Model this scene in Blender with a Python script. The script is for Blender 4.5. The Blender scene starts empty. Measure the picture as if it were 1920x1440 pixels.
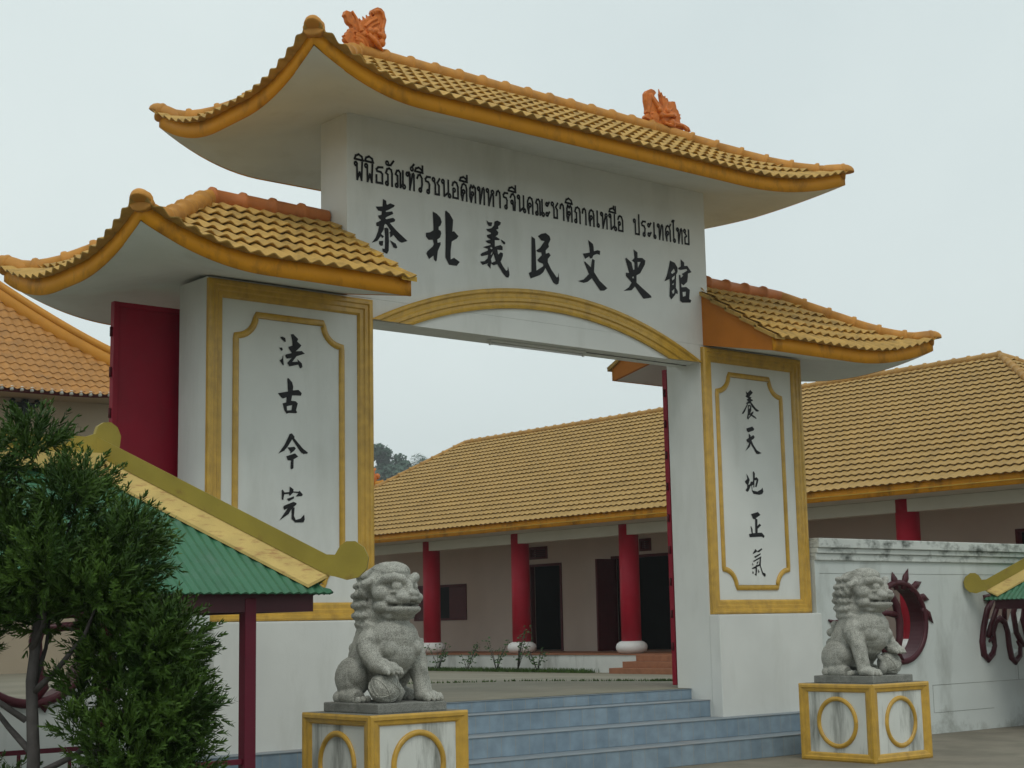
import bpy, bmesh, math, random
import numpy as np
from mathutils import Vector, Matrix
from mathutils.geometry import tessellate_polygon
random.seed(7)
RNG = np.random.default_rng(7)
SC = bpy.context.scene
COL = SC.collection
rad = math.radians

# ------------------------------------------------------------------ camera
def view_matrix(yaw, pitch, roll, loc):
    y, p, r = rad(yaw), rad(pitch), rad(roll)
    f = Vector((math.sin(y) * math.cos(p), math.cos(y) * math.cos(p), math.sin(p)))
    rt = Vector((math.cos(y), -math.sin(y), 0))
    up = rt.cross(f)
    r2 = math.cos(r) * rt + math.sin(r) * up
    u2 = math.cos(r) * up - math.sin(r) * rt
    m = Matrix((r2, u2, -f)).transposed().to_4x4()
    m.translation = loc
    return m
cam_data = bpy.data.cameras.new('camera')
cam_data.sensor_width = 36
cam_data.lens = 2951.553 / 1920 * 36
cam_data.clip_end = 3000
cam = bpy.data.objects.new('camera', cam_data)
COL.objects.link(cam)
cam.matrix_world = view_matrix(39.91, 8.749, -1.146, Vector((-9.713, -13.995, 1.65)))
SC.camera = cam

# ------------------------------------------------------------------ sky, sun, exposure
SUN_EL, SUN_AZ = 56, 212          # azimuth clockwise from +Y
world = bpy.data.worlds.new('World')
SC.world = world
world.use_nodes = True
wn, wl = world.node_tree.nodes, world.node_tree.links
bg = wn['Background']
sky = wn.new('ShaderNodeTexSky')
sky.sky_type = 'NISHITA'
sky.sun_disc = False
sky.sun_elevation = rad(SUN_EL)
sky.sun_rotation = rad(SUN_AZ)
sky.air_density = 1.2
sky.dust_density = 6.0
hs = wn.new('ShaderNodeHueSaturation')
hs.inputs['Saturation'].default_value = 0.22
wl.new(sky.outputs[0], hs.inputs['Color'])
# even cloud cover: a pale, softly mottled layer over the clear sky
tc = wn.new('ShaderNodeTexCoord')
nz = wn.new('ShaderNodeTexNoise')
nz.inputs['Scale'].default_value = 2.2
nz.inputs['Detail'].default_value = 5
wl.new(tc.outputs['Generated'], nz.inputs['Vector'])
rp = wn.new('ShaderNodeValToRGB')
rp.color_ramp.elements[0].position = 0.3
rp.color_ramp.elements[0].color = (8.1, 9.3, 9.4, 1)
rp.color_ramp.elements[1].position = 0.75
rp.color_ramp.elements[1].color = (9.9, 11.0, 10.8, 1)
wl.new(nz.outputs['Fac'], rp.inputs['Fac'])
mx = wn.new('ShaderNodeMixRGB')
mx.inputs['Fac'].default_value = 0.8
wl.new(hs.outputs[0], mx.inputs['Color1'])
wl.new(rp.outputs[0], mx.inputs['Color2'])
# the cloud is a little brighter beyond the gate than behind the camera
dt = wn.new('ShaderNodeVectorMath'); dt.operation = 'DOT_PRODUCT'
wl.new(tc.outputs['Generated'], dt.inputs[0])
dt.inputs[1].default_value = (.25, .76, .6)
mr = wn.new('ShaderNodeMapRange'); mr.interpolation_type = 'SMOOTHSTEP'
mr.inputs['From Min'].default_value = -0.5; mr.inputs['From Max'].default_value = 0.85
mr.inputs['To Min'].default_value = 0.80; mr.inputs['To Max'].default_value = 1.0
wl.new(dt.outputs['Value'], mr.inputs['Value'])
ml = wn.new('ShaderNodeMixRGB'); ml.blend_type = 'MULTIPLY'; ml.inputs['Fac'].default_value = 1
wl.new(mx.outputs[0], ml.inputs['Color1']); wl.new(mr.outputs[0], ml.inputs['Color2'])
wl.new(ml.outputs[0], bg.inputs['Color'])
bg.inputs['Strength'].default_value = 0.08
sun_d = bpy.data.lights.new('sun', 'SUN')
sun_d.energy = 0.6
sun_d.angle = rad(20)
sun_d.color = (1.0, 0.95, 0.86)
sun = bpy.data.objects.new('sun', sun_d)
COL.objects.link(sun)
a_, e_ = rad(SUN_AZ), rad(SUN_EL)
to_sun = Vector((math.sin(a_) * math.cos(e_), math.cos(a_) * math.cos(e_), math.sin(e_)))
sun.rotation_euler = to_sun.to_track_quat('Z', 'Y').to_euler()
SC.view_settings.view_transform = 'Standard'
SC.view_settings.look = 'None'
SC.view_settings.exposure = 0.23
SC.view_settings.gamma = 1

# ------------------------------------------------------------------ helpers
class MB:
    """collects geometry (world coordinates) and links it as ONE mesh object"""
    def __init__(s): s.v = []; s.f = []; s.sm = []
    def add(s, vs, fs, smooth=False):
        n = len(s.v)
        s.v.extend([tuple(map(float, p)) for p in vs])
        s.f.extend([tuple(int(i) + n for i in f) for f in fs])
        s.sm.extend([smooth] * len(fs))
        return s
    def box(s, x0, x1, y0, y1, z0, z1):
        vs = [(x, y, z) for z in (z0, z1) for y in (y0, y1) for x in (x0, x1)]
        return s.add(vs, [(0, 2, 3, 1), (4, 5, 7, 6), (0, 1, 5, 4), (2, 6, 7, 3), (0, 4, 6, 2), (1, 3, 7, 5)])
    def bevbox(s, x0, x1, y0, y1, z0, z1, b=0.01):
        bm = bmesh.new()
        bmesh.ops.create_cube(bm, size=1)
        for v in bm.verts:
            v.co = Vector(((x0 + x1) / 2 + v.co.x * (x1 - x0), (y0 + y1) / 2 + v.co.y * (y1 - y0), (z0 + z1) / 2 + v.co.z * (z1 - z0)))
        bmesh.ops.bevel(bm, geom=bm.edges[:], offset=b, segments=2, affect='EDGES', profile=0.6)
        return s.bm(bm)
    def bm(s, bm, smooth=False):
        bm.verts.index_update()
        s.add([v.co[:] for v in bm.verts], [[v.index for v in f.verts] for f in bm.faces], smooth)
        bm.free()
        return s
    def tube(s, pts, r, n=10, caps=True, flat=1.0, side=None, smooth=True, half=None):
        """round tube along pts; r number or list; flat squeezes it along 'side'"""
        P = [Vector(p) for p in pts]
        R = [r] * len(P) if not hasattr(r, '__len__') else list(r)
        base = len(s.v)
        prev = None
        rings = []
        for i, p in enumerate(P):
            t = (P[min(i + 1, len(P) - 1)] - P[max(i - 1, 0)])
            if t.length < 1e-9: t = Vector((0, 0, 1))
            t.normalize()
            if side is not None: a = Vector(side); a = (a - t * a.dot(t))
            elif prev is None:
                a = t.orthogonal()
            else: a = prev - t * prev.dot(t)
            if a.length < 1e-6: a = t.orthogonal()
            a.normalize(); prev = a
            b = t.cross(a)
            rings.append([p + (a * math.cos(2 * math.pi * k / n) * flat + b * math.sin(2 * math.pi * k / n)) * R[i] for k in range(n)])
        if half is not None:
            rings = [[Vector((q.x, q.y, max(q.z, p.z - half))) for q in rg] for rg, p in zip(rings, P)]
        vs = [q for rg in rings for q in rg]
        fs = [(i * n + k, i * n + (k + 1) % n, (i + 1) * n + (k + 1) % n, (i + 1) * n + k) for i in range(len(P) - 1) for k in range(n)]
        if caps:
            fs.append(tuple(range(n))[::-1]); fs.append(tuple((len(P) - 1) * n + k for k in range(n)))
        return s.add(vs, fs, smooth)
    def lathe(s, prof, cx, cy, n=28):
        vs = [(cx + r * math.cos(2 * math.pi * k / n), cy + r * math.sin(2 * math.pi * k / n), z) for r, z in prof for k in range(n)]
        fs = [(i * n + k, i * n + (k + 1) % n, (i + 1) * n + (k + 1) % n, (i + 1) * n + k) for i in range(len(prof) - 1) for k in range(n)]
        fs.append(tuple(range(n))[::-1]); fs.append(tuple((len(prof) - 1) * n + k for k in range(n)))
        return s.add(vs, fs, True)
    def sphere(s, c, r, seg=14, rings=9, rot=None):
        if not hasattr(r, '__len__'): r = (r, r, r)
        vs = []; fs = []
        for i in range(rings + 1):
            th = math.pi * i / rings
            for k in range(seg):
                ph = 2 * math.pi * k / seg
                p = Vector((math.sin(th) * math.cos(ph) * r[0], math.sin(th) * math.sin(ph) * r[1], math.cos(th) * r[2]))
                if rot is not None: p = rot @ p
                vs.append(p + Vector(c))
        for i in range(rings):
            for k in range(seg):
                fs.append((i * seg + k, (i + 1) * seg + k, (i + 1) * seg + (k + 1) % seg, i * seg + (k + 1) % seg))
        return s.add(vs, fs, True)
    def poly(s, loops, fn, depth=None):
        """flat polygon with holes; loops in 2-D, fn(a,b,d) -> 3-D; depth extrudes"""
        loops = [list(l) for l in loops]
        tris = tessellate_polygon([[Vector((a, b, 0)) for a, b in l] for l in loops])
        flat = [p for l in loops for p in l]
        s.add([fn(a, b, 0) for a, b in flat], tris)
        if depth:
            s.add([fn(a, b, depth) for a, b in flat], [t[::-1] for t in tris])
            for l in loops:
                n = len(l)
                s.add([fn(a, b, 0) for a, b in l] + [fn(a, b, depth) for a, b in l], [(k, (k + 1) % n, n + (k + 1) % n, n + k) for k in range(n)])
        return s
    def sweep(s, path, prof, frame, closed=False, smooth=False):
        """prof: 2-D points carried along path; frame(i) -> (axis_a, axis_b)"""
        n = len(prof); vs = []
        for i, p in enumerate(path):
            a, b = frame(i)
            vs += [Vector(p) + a * u + b * w for u, w in prof]
        m = len(path); fs = []
        for i in range(m if closed else m - 1):
            j = (i + 1) % m
            fs += [(i * n + k, j * n + k, j * n + (k + 1) % n, i * n + (k + 1) % n) for k in range(n)]
        if not closed:
            fs.append(tuple(range(n))); fs.append(tuple((m - 1) * n + k for k in range(n))[::-1])
        return s.add(vs, fs, smooth)
    def build(s, name, mat, parent=None, loc=None, fix=True):
        me = bpy.data.meshes.new(name)
        off = Vector((0, 0, 0))
        q = parent
        while q is not None: off += q.location; q = q.parent
        if loc is not None and parent is None: off = Vector(loc)
        v = np.array(s.v, dtype=np.float64) - np.array(off)
        me.from_pydata(v.tolist(), [], s.f)
        me.polygons.foreach_set('use_smooth', s.sm)
        if fix:
            bm = bmesh.new(); bm.from_mesh(me)
            bmesh.ops.recalc_face_normals(bm, faces=bm.faces[:])
            bm.to_mesh(me); bm.free()
        me.materials.append(mat)
        me.update()
        o = bpy.data.objects.new(name, me)
        COL.objects.link(o)
        if parent is not None: o.parent = parent
        elif loc is not None: o.location = loc
        return o

def tag(o, label=None, cat=None, group=None, kind=None):
    if label: o['label'] = label
    if cat: o['category'] = cat
    if group: o['group'] = group
    if kind: o['kind'] = kind
    return o
def thing(name, label, cat, loc=(0, 0, 0), group=None):
    o = bpy.data.objects.new(name, None)
    o.empty_display_size = 0.3
    COL.objects.link(o); o.location = loc
    return tag(o, label, cat, group)
def dup(o, parent=None, loc=None):
    c = o.copy(); COL.objects.link(c)
    if parent is not None: c.parent = parent
    if loc is not None: c.location = loc
    for ch in o.children: dup(ch, c)
    return c

# ------------------------------------------------------------------ materials
def mat(name, base, rough=0.7, var=0.12, scale=6.0, bump=0.0, bscale=60.0, dirt=None, dirt_amt=0.5, dscale=3.0, streak=1.0, low=None,
        spec=0.3, metal=0.0, dlo=0.52, dhi=0.72, speck=0.0, coat=0.0, trans=0.0):
    m = bpy.data.materials.new(name); m.use_nodes = True
    N, L = m.node_tree.nodes, m.node_tree.links
    b = N['Principled BSDF']
    b.inputs['Roughness'].default_value = rough
    b.inputs['Specular IOR Level'].default_value = spec
    b.inputs['Metallic'].default_value = metal
    if coat: b.inputs['Coat Weight'].default_value = coat; b.inputs['Coat Roughness'].default_value = 0.25
    co = N.new('ShaderNodeTexCoord')
    n1 = N.new('ShaderNodeTexNoise'); n1.inputs['Scale'].default_value = scale; n1.inputs['Detail'].default_value = 6
    L.new(co.outputs['Object'], n1.inputs['Vector'])
    r1 = N.new('ShaderNodeValToRGB')
    c = base
    r1.color_ramp.elements[0].position = 0.3; r1.color_ramp.elements[1].position = 0.7
    r1.color_ramp.elements[0].color = (c[0] * (1 - var), c[1] * (1 - var), c[2] * (1 - var), 1)
    r1.color_ramp.elements[1].color = (min(1, c[0] * (1 + var)), min(1, c[1] * (1 + var)), min(1, c[2] * (1 + var)), 1)
    L.new(n1.outputs['Fac'], r1.inputs['Fac'])
    out = r1.outputs[0]
    if speck:
        n3 = N.new('ShaderNodeTexNoise'); n3.inputs['Scale'].default_value = 140; n3.inputs['Detail'].default_value = 3
        L.new(co.outputs['Object'], n3.inputs['Vector'])
        r3 = N.new('ShaderNodeValToRGB')
        r3.color_ramp.elements[0].position = 0.38; r3.color_ramp.elements[0].color = (1 - speck, 1 - speck, 1 - speck, 1)
        r3.color_ramp.elements[1].position = 0.6; r3.color_ramp.elements[1].color = (1, 1, 1, 1)
        L.new(n3.outputs['Fac'], r3.inputs['Fac'])
        mm = N.new('ShaderNodeMixRGB'); mm.blend_type = 'MULTIPLY'; mm.inputs['Fac'].default_value = 1
        L.new(out, mm.inputs['Color1']); L.new(r3.outputs[0], mm.inputs['Color2']); out = mm.outputs[0]
    if dirt is not None:
        mp = N.new('ShaderNodeMapping'); mp.inputs['Scale'].default_value = (1, 1, 1 / streak)
        L.new(co.outputs['Object'], mp.inputs['Vector'])
        n2 = N.new('ShaderNodeTexNoise'); n2.inputs['Scale'].default_value = dscale; n2.inputs['Detail'].default_value = 8; n2.inputs['Roughness'].default_value = 0.65
        L.new(mp.outputs[0], n2.inputs['Vector'])
        r2 = N.new('ShaderNodeValToRGB')
        r2.color_ramp.elements[0].position = dlo; r2.color_ramp.elements[0].color = (0, 0, 0, 1)
        r2.color_ramp.elements[1].position = dhi; r2.color_ramp.elements[1].color = (dirt_amt, dirt_amt, dirt_amt, 1)
        L.new(n2.outputs['Fac'], r2.inputs['Fac'])
        fac = r2.outputs[0]
        if low:                       # splash stains: patchy, only within reach of the ground
            sz = N.new('ShaderNodeSeparateXYZ'); L.new(co.outputs['Object'], sz.inputs[0])
            n4 = N.new('ShaderNodeTexNoise'); n4.inputs['Scale'].default_value = 1.7; n4.inputs['Detail'].default_value = 9; n4.inputs['Roughness'].default_value = .7
            L.new(co.outputs['Object'], n4.inputs['Vector'])
            ma = N.new('ShaderNodeMath'); ma.operation = 'MULTIPLY_ADD'; ma.inputs[1].default_value = -low; L.new(sz.outputs[2], ma.inputs[0]); L.new(n4.outputs['Fac'], ma.inputs[2])
            r4 = N.new('ShaderNodeMapRange'); r4.inputs['From Min'].default_value = .42; r4.inputs['From Max'].default_value = .62; r4.inputs['To Max'].default_value = .75; L.new(ma.outputs[0], r4.inputs['Value'])
            mxx = N.new('ShaderNodeMath'); mxx.operation = 'MAXIMUM'; L.new(fac, mxx.inputs[0]); L.new(r4.outputs[0], mxx.inputs[1]); fac = mxx.outputs[0]
        m2 = N.new('ShaderNodeMixRGB')
        L.new(fac, m2.inputs['Fac']); L.new(out, m2.inputs['Color1']); m2.inputs['Color2'].default_value = (*dirt, 1)
        out = m2.outputs[0]
    L.new(out, b.inputs['Base Color'])
    if bump:
        nb = N.new('ShaderNodeTexNoise'); nb.inputs['Scale'].default_value = bscale; nb.inputs['Detail'].default_value = 5
        L.new(co.outputs['Object'], nb.inputs['Vector'])
        bp = N.new('ShaderNodeBump'); bp.inputs['Strength'].default_value = bump; bp.inputs['Distance'].default_value = 0.01
        L.new(nb.outputs['Fac'], bp.inputs['Height']); L.new(bp.outputs[0], b.inputs['Normal'])
    if trans:
        b.inputs['Subsurface Weight'].default_value = 0
    return m
M = {}
M['plaster'] = mat('white_plaster', (.70, .715, .685), .85, .05, 1.6, .12, 90, dirt=(.40, .41, .35), dirt_amt=.4, dscale=1.8, streak=4, dlo=.52, dhi=.8)
M['panel'] = mat('white_panel', (.71, .73, .70), .8, .04, 1.4, .08, 90)
M['soffit'] = mat('soffit_plaster', (.66, .68, .65), .85, .05, 1.5, .06, 60, dirt=(.38, .37, .30), dirt_amt=.35, dscale=1.6, streak=1, dlo=.52, dhi=.8)
M['gold'] = mat('gold_paint', (.55, .325, .040), .34, .14, 9, .12, 50, dirt=(.24, .13, .02), dirt_amt=.5, dscale=7, streak=3, spec=.65)
M['fascia'] = mat('orange_fascia_paint', (.68, .285, .010), .6, .08, 3, .1, 60, dirt=(.13, .055, .012), dirt_amt=.8, dscale=3.2, streak=1.6, dlo=.5, dhi=.74)
M['gable'] = mat('burnt_orange_paint', (.50, .17, .02), .65, .08, 3, .1, 60)
M['tile'] = mat('ochre_roof_tile', (.50, .31, .085), .7, .16, 3.2, .25, 70, dirt=(.19, .125, .045), dirt_amt=.75, dscale=4.5, dlo=.5, dhi=.72)
M['tileg'] = mat('tan_gallery_tile', (.40, .255, .085), .72, .10, 2.0, .2, 60, dirt=(.22, .14, .055), dirt_amt=.5, dscale=2.2, dlo=.5, dhi=.75)
M['tile_y'] = mat('yellow_verge_tile', (.60, .36, .05), .6, .12, 4, .2, 70, dirt=(.25, .14, .04), dirt_amt=.5, dscale=5)
M['cap'] = mat('orange_ridge_cap', (.52, .24, .045), .6, .16, 3.5, .2, 60, dirt=(.24, .12, .04), dirt_amt=.55, dscale=5, dlo=.5, dhi=.75)
M['capg'] = mat('brown_ridge_cap', (.42, .24, .075), .65, .16, 3, .2, 50)
M['cap_r'] = mat('terracotta_ridge_cap', (.50, .17, .05), .6, .14, 3.5, .2, 60, dirt=(.28, .12, .05), dirt_amt=.45, dscale=5)
M['ceramic'] = mat('terracotta_ceramic', (.60, .165, .018), .5, .14, 14, .3, 60, dirt=(.18, .05, .02), dirt_amt=.6, dscale=12, spec=.4)
M['red'] = mat('red_gate_paint', (.28, .005, .024), .5, .08, 2.5, .05, 40, dirt=(.12, .006, .014), dirt_amt=.4, dscale=3, streak=4)
M['redcol'] = mat('red_column_paint', (.42, .008, .03), .5, .08, 3, .05, 40)
M['maroon'] = mat('maroon_paint', (.060, .007, .014), .45, .12, 5, .06, 50, spec=.4)
M['ink'] = mat('black_lettering', (.008, .008, .010), .55, .1, 10)
M['stone'] = mat('grey_granite', (.55, .55, .495), .9, .14, 5, .8, 130, dirt=(.12, .125, .105), dirt_amt=.75, dscale=6, speck=.58, dlo=.5, dhi=.72)
M['slab'] = mat('weathered_granite', (.27, .275, .25), .9, .16, 6, .5, 110, dirt=(.07, .072, .06), dirt_amt=.7, dscale=5, speck=.4)
M['ped'] = mat('stained_white_paint', (.66, .68, .64), .8, .06, 3, .15, 60, dirt=(.10, .105, .085), dirt_amt=.85, dscale=5, streak=7, dlo=.5, dhi=.72)
M['peddark'] = mat('mould_streaked_paint', (.48, .50, .46), .85, .1, 3, .15, 60, dirt=(.06, .065, .05), dirt_amt=.9, dscale=7, streak=9, dlo=.4, dhi=.62)
M['wall'] = mat('boundary_wall_paint', (.60, .64, .62), .85, .06, 1.5, .15, 70, dirt=(.22, .23, .20), dirt_amt=.55, dscale=1.7, streak=3, dlo=.54, dhi=.76, low=.45)
M['coping'] = mat('mouldy_coping_paint', (.60, .63, .60), .85, .07, 3, .15, 60, dirt=(.035, .045, .035), dirt_amt=.9, dscale=3.4, streak=.6, dlo=.5, dhi=.7)
M['concrete'] = mat('plaza_concrete', (.21, .19, .15), .9, .16, 1.2, .4, 30, dirt=(.12, .115, .085), dirt_amt=.6, dscale=1.6, dlo=.45, dhi=.7)
M['court'] = mat('courtyard_concrete', (.21, .195, .15), .9, .14, .8, .3, 20, dirt=(.15, .145, .10), dirt_amt=.6, dscale=.7, dlo=.45, dhi=.68)
M['cream'] = mat('cream_gallery_wall', (.54, .455, .40), .85, .05, 1.0, .08, 40)
M['creamb'] = mat('pale_gallery_beam', (.58, .56, .49), .85, .05, 1.0, .08, 40)
M['whitebase'] = mat('white_column_base', (.74, .74, .73), .6, .04, 3)
M['plinth'] = mat('stained_white_plinth', (.62, .63, .60), .85, .06, 3, .1, 50, dirt=(.14, .14, .11), dirt_amt=.7, dscale=1.8, streak=6, dlo=.52, dhi=.72)
M['dark'] = mat('room_shade_black', (.010, .011, .012), .8, .1, 3)  # shade of the unlit gallery rooms, put into the colour
M['doorred'] = mat('dark_red_timber', (.085, .010, .014), .55, .15, 8)
M['brickstep'] = mat('brown_stair_tile', (.30, .13, .07), .7, .14, 6, .1, 40)
M['green'] = mat('green_metal_roofing', (.036, .145, .075), .45, .12, 4, .1, 30, dirt=(.10, .17, .13), dirt_amt=.5, dscale=5, spec=.45)
M['yellowm'] = mat('olive_yellow_metal', (.30, .235, .035), .5, .1, 4, .1, 40, dirt=(.20, .11, .03), dirt_amt=.5, dscale=9, dlo=.58, dhi=.7)
M['peel'] = mat('peeling_yellow_paint', (.56, .41, .14), .65, .1, 6, .1, 40, dirt=(.27, .085, .045), dirt_amt=.5, dscale=7, streak=.22, dlo=.53, dhi=.66)
M['tileL'] = mat('orange_hall_tile', (.40, .19, .05), .6, .16, 3, .2, 50, dirt=(.26, .15, .07), dirt_amt=.5, dscale=4)
M['ridgeL'] = mat('orange_hall_ridge', (.52, .23, .022), .6, .12, 2, .1, 40, dirt=(.30, .12, .03), dirt_amt=.5, dscale=2)
M['hallwall'] = mat('beige_hall_wall', (.36, .30, .22), .85, .05, 1.0)
M['black'] = mat('black_iron', (.012, .018, .018), .6, .1, 8)
M['tubew'] = mat('white_light_fitting', (.60, .60, .56), .5, .04, 4)
M['bark'] = mat('grey_bark', (.085, .078, .075), .9, .25, 12, .6, 40)
M['soil'] = mat('dry_soil', (.15, .12, .08), .95, .2, 5, .5, 30)
def leaf_mat(name, lo, hi, scale=2.2, rough=.6):
    m = bpy.data.materials.new(name); m.use_nodes = True
    N, L = m.node_tree.nodes, m.node_tree.links
    b = N['Principled BSDF']; b.inputs['Roughness'].default_value = rough; b.inputs['Specular IOR Level'].default_value = .25
    co = N.new('ShaderNodeTexCoord'); n1 = N.new('ShaderNodeTexNoise'); n1.inputs['Scale'].default_value = scale; n1.inputs['Detail'].default_value = 8; n1.inputs['Roughness'].default_value = .7
    L.new(co.outputs['Object'], n1.inputs['Vector'])
    r = N.new('ShaderNodeValToRGB'); r.color_ramp.elements[0].position = .36; r.color_ramp.elements[1].position = .66
    r.color_ramp.elements[0].color = (*lo, 1); r.color_ramp.elements[1].color = (*hi, 1)
    L.new(n1.outputs['Fac'], r.inputs['Fac']); L.new(r.outputs[0], b.inputs['Base Color'])
    return m
M['juniper'] = leaf_mat('juniper_foliage', (.018, .050, .007), (.078, .150, .020), 5.0)
M['farleaf'] = leaf_mat('far_tree_foliage', (.030, .07, .05), (.06, .115, .075), .5)
M['rose'] = leaf_mat('rose_leaves', (.025, .06, .02), (.06, .12, .035), 9)
M['grass'] = leaf_mat('grass_blades', (.035, .075, .012), (.07, .13, .025), 6)
# glazed step tiles: grout lines every 0.2 m along the step
def step_mat():
    m = bpy.data.materials.new('blue_step_tile'); m.use_nodes = True
    N, L = m.node_tree.nodes, m.node_tree.links
    b = N['Principled BSDF']; b.inputs['Roughness'].default_value = .38; b.inputs['Specular IOR Level'].default_value = .4
    co = N.new('ShaderNodeTexCoord')
    sp = N.new('ShaderNodeSeparateXYZ'); L.new(co.outputs['Object'], sp.inputs[0])
    dv = N.new('ShaderNodeMath'); dv.operation = 'DIVIDE'; dv.inputs[1].default_value = .2; L.new(sp.outputs[0], dv.inputs[0])
    fr = N.new('ShaderNodeMath'); fr.operation = 'FRACT'; L.new(dv.outputs[0], fr.inputs[0])
    lt = N.new('ShaderNodeMath'); lt.operation = 'LESS_THAN'; lt.inputs[1].default_value = .03; L.new(fr.outputs[0], lt.inputs[0])
    fl = N.new('ShaderNodeMath'); fl.operation = 'FLOOR'; L.new(dv.outputs[0], fl.inputs[0])
    wn_ = N.new('ShaderNodeTexWhiteNoise'); wn_.noise_dimensions = '1D'; L.new(fl.outputs[0], wn_.inputs['W'])
    r = N.new('ShaderNodeValToRGB'); r.color_ramp.elements[0].color = (.20, .275, .345, 1); r.color_ramp.elements[1].color = (.245, .32, .385, 1)
    L.new(wn_.outputs['Value'], r.inputs['Fac'])
    nz_ = N.new('ShaderNodeTexNoise'); nz_.inputs['Scale'].default_value = 5; nz_.inputs['Detail'].default_value = 7; L.new(co.outputs['Object'], nz_.inputs['Vector'])
    m1 = N.new('ShaderNodeMixRGB'); m1.blend_type = 'OVERLAY'; m1.inputs['Fac'].default_value = .45; L.new(r.outputs[0], m1.inputs['Color1']); L.new(nz_.outputs['Fac'], m1.inputs['Color2'])
    m2 = N.new('ShaderNodeMixRGB'); L.new(lt.outputs[0], m2.inputs['Fac']); L.new(m1.outputs[0], m2.inputs['Color1']); m2.inputs['Color2'].default_value = (.30, .30, .26, 1)
    L.new(m2.outputs[0], b.inputs['Base Color'])
    return m
M['step'] = step_mat()
M['tread'] = mat('grey_blue_tread', (.23, .27, .30), .6, .12, 4, .1, 40, dirt=(.30, .25, .22), dirt_amt=.6, dscale=2)
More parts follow.
